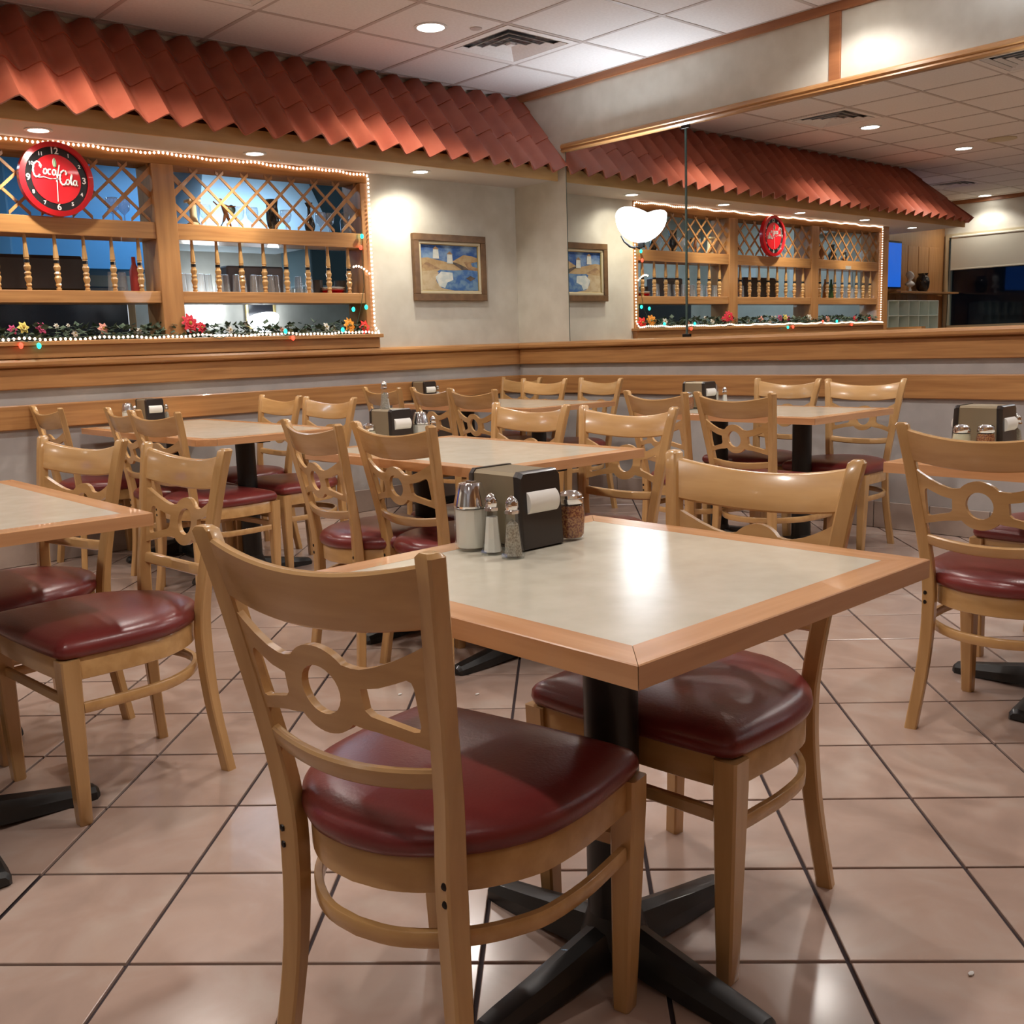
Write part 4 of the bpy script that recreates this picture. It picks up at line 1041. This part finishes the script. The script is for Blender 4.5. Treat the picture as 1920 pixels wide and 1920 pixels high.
def pourer(x, y, z, label, s=1.0):
    r = thing('sugar_pourer', label, 'sugar pourer', (x, y, z), 0, 'sugar pourers with conical chrome tops'); r.scale = (s, s, s)
    n = 12
    MB().lathe([(.030, 0), (.0325, .003), (.0325, .080), (.031, .083)], n=n).build('glass_body', thin, r, ang=.4)
    MB().lathe([(.0285, .006), (.0295, .009), (.0295, .0775), (.001, .078)], n=n).build('sugar', salt_m, r, ang=.5)
    MB().lathe([(.0315, .080), (.0330, .084), (.031, .092), (.0275, .106), (.0235, .120), (.0215, .1245), (.017, .1255), (.001, .1255)], n=24).build('top', chrome, r, ang=.5)
    MB().bbox(-.006, .006, -.012, .006, .1245, .129, .001).build('pour_flap', chrome, r, smooth=False)
    return r
holder(-4.062, -4.372, 0, 'tan napkin dispenser with black faces on the foreground table')
pourer(-4.152, -4.352, TH, 'sugar pourer with chrome cone top on the foreground table')
shaker(-4.157, -4.415, TH, 'salt', 'glass salt shaker left of the pepper on the foreground table')
shaker(-4.157, -4.470, TH, 'pepper', 'glass pepper shaker, front one on the foreground table')
jar(-3.966, -4.426, TH, chili_m, 'jar of chili flakes right of the foreground napkin dispenser')
holder(-3.02, -2.52, 0, 'napkin dispenser on the middle table with a tall shaker on top')
shaker(-3.03, -2.50, TH+.139, 'pepper', 'tall glass shaker standing on the middle table napkin dispenser')
shaker(-3.00, -2.475, TH+.139, 'salt', 'short shaker behind the tall one on the napkin dispenser', .60)
jar(-3.13, -2.53, TH, parm_m, 'cheese shaker left of the middle table napkin dispenser')
pourer(-2.925, -2.585, TH, 'sugar pourer right of the middle table napkin dispenser')
shaker(-2.91, -2.645, TH, 'salt', 'salt shaker right of the middle table napkin dispenser')
holder(-3.0, -.20, 0, 'napkin dispenser on the long table at the left wall')
pourer(-3.11, -.16, TH, 'sugar pourer left of the left wall napkin dispenser')
shaker(-3.085, -.20, TH, 'salt', 'small shaker between sugar pourer and left wall napkin dispenser')
shaker(-2.915, -.22, TH, 'pepper', 'shaker right of the left wall napkin dispenser')
holder(-1.02, -.10-.02, 0, 'napkin dispenser on the corner table below the painting')
shaker(-.925, -.15, TH, 'salt', 'salt shaker right of the corner table napkin dispenser')
holder(-.87, -2.36, 0, 'napkin dispenser on the table under the mirror')
jar(-.97, -2.37, TH, chili_m, 'chili jar left of the napkin dispenser under the mirror')
pourer(-.775, -2.38, TH, 'sugar pourer right of the napkin dispenser under the mirror')
shaker(-.77, -2.455, TH, 'salt', 'salt shaker right of the sugar pourer under the mirror')
holder(-2.17, -4.44, radians(0), 'napkin dispenser on the table at the right picture edge')
jar(-2.30, -4.43, TH, parm_m, 'grated cheese jar left of the right edge napkin dispenser')
jar(-2.275, -4.49, TH, chili_m, 'chili jar in front of the right edge napkin dispenser')
shaker(-2.075, -4.50, TH, 'pepper', 'shaker right of the right edge napkin dispenser')
#__T1__
#__F0__
# ================================================================= FAR END SEEN IN THE MIRROR
w1 = thing('window_1', 'large dark window at the far end of the room seen in the mirror', 'window', (XL, 0, 0))
w1['kind'] = 'structure'
del w1['category']; del w1['label']
wf = MB()
for z0, z1 in ((1.10, 1.15), (2.37, 2.42)): wf.box(-.10, .03, -3.8, WY1, z0, z1)
for y0 in (-3.8, -1.45, WY1-.05): wf.box(-.10, .03, y0, y0+.05, 1.15, 2.37)
wf.build('window_frame', cream_m, w1, smooth=False)
for y0, y1 in ((-3.75, -1.45), (-1.40, WY1-.05)): MB().box(-.06, -.054, y0, y1, 1.15, 2.37).build('window_pane', pane_m, w1, smooth=False)
blind_m = mat('roller_blind_cloth', (.66, .63, .52), .8)
rbl = thing('roller_blind', 'cream roller blind pulled part way down over the far window', 'blind', (XL+.05, 0, 0))
MB().box(-.001, .001, -3.7, WY1-.09, 1.93, 2.36).build('cloth', blind_m, rbl, smooth=False)
MB().bbox(-.008, .008, -3.7, WY1-.09, 1.915, 1.935, .003).build('bottom_bar', blind_m, rbl, smooth=False)
MB().lathe([(.02, 0), (.02, 4.6)], n=12).build('roller', blind_m, rbl).rotation_euler = (pi/2, 0, 0)
for c in rbl.children:
    if c.name.startswith('roller'): c.location = (-.01, WY1-.10, 2.37)
MB().tube([(.012, WY1-.07, 2.33), (.012, WY1-.075, 1.6), (.012, WY1-.06, 1.12)], .004, 5).build('cord', black_m, rbl)
# dim street side outside the window
tag(MB().box(-13.2, -13.0, -6, 3, 0, 4).build('outside_building', noisy('night_facade', (.01, .013, .02), (.05, .06, .08), .8, (1.2, 1.2, 1.2)), smooth=False), 'dim building wall outside the far window at night', 'building')
tag(MB().box(-13, -9.5, -6, 3, -.1, -.02).build('pavement', mat('night_pavement', (.04, .04, .045), .8), smooth=False), 'dark pavement outside the far window', 'pavement')
point('street_fill_light', (-11.2, -1.2, 3.2), 30, (.6, .8, 1), .1)  # added unseen light that lifts the black facade outside
# alcove
tag(MB().bbox(-9.28, -6.57, .62, YF-.03, 0, 1.09, .005).build('alcove_counter', oak_x, smooth=False), 'wooden counter in the alcove beyond the bar seen in the mirror', 'counter')
tag(MB().bbox(-9.28, -7.6, .86, YF-.02, 1.585, 1.61, .003).build('alcove_shelf', oak_x, smooth=False), 'wooden shelf carrying the bust and the brown jug in the mirror', 'shelf')
tv = thing('television', 'switched on television with plain blue screen at the bar end', 'television', (-7.24, .95, 1.64))
MB().bbox(-.50, .46, -.02, .03, 0, .61, .008).build('housing', black_m, tv, smooth=False)
MB().box(-.48, .44, -.0235, -.0205, .025, .585).build('screen', screen_m, tv, smooth=False)
MB().bbox(-.06, .06, .02, .11, .2, .4, .005).build('wall_bracket', iron, tv, smooth=False)
bu = thing('bust', 'small white plaster bust beside the television seen in the mirror', 'bust', (-8.02, .95, 1.61))
b_ = MB(); b_.lathe([(.03, 0), (.035, .02), (.02, .045), (.025, .06), (.09, .085), (.095, .105), (.06, .13), (.03, .145), (.03, .165)], n=16, sy=.55)
b_.ball((0, -.005, .205), .045, 12, sz=1.25, k=8); b_.ball((0, -.05, .20), .01, 6)
b_.build('head', white_m, bu); MB().ball((0, .01, .222), .049, 12, sz=1.0, k=6).build('hair', white_m, bu)
lathing('brown_jug', 'brown patterned jug on the shelf near the far window', 'jug', (-8.44, .98, 1.61), [(.05, 0), (.08, .05), (.09, .13), (.08, .19), (.055, .22), (.07, .25), (.05, .25)], vz)
rk = thing('pigeonhole_rack', 'white translucent ten cell rack on the alcove counter', 'rack', (-7.27, .9, 1.092))
rkm = mat('frosted_white', (.78, .86, .80), .4)
for k in range(6): MB().bbox(-.005, .005, -.05, .16, 0, .40, .002).build('divider', rkm, rk, smooth=False).location = (-.276*k, 0, 0)
for k in range(3): MB().bbox(-1.385, .005, -.05, .16, -.005, .005, .002).build('tier', rkm, rk, smooth=False).location = (0, 0, .005+.195*k)
MB().box(-1.38, 0, .155, .16, 0, .4).build('back_sheet', rkm, rk, smooth=False)
for k in (1, 2): 
    lathing('rack_bottle', ['dark bottle in the upper rack cell seen in the mirror', 'second dark bottle in the upper rack cells in the mirror'][k-1], 'bottle', (-7.27-.276*k-.1, .95, 1.30), [(.035, 0), (.035, .08), (.015, .11), (.015, .15), (.001, .15)], vz)
for i, (x, y) in enumerate([(-3.371, -3.404), (-3.538, -3.221), (-3.719, -5.115)]):
    o = MB().ball((0, 0, .003), .0045, 6, sx=1.8, sz=.6).build('crumb', white_m); o.location = (x, y, 0)
    tag(o, ['white crumb on the floor left of the foreground table edge', 'white crumb seen through the near chair back panel', 'tiny dark crumb on the floor at the lower right'][i], 'crumb')
#__F1__
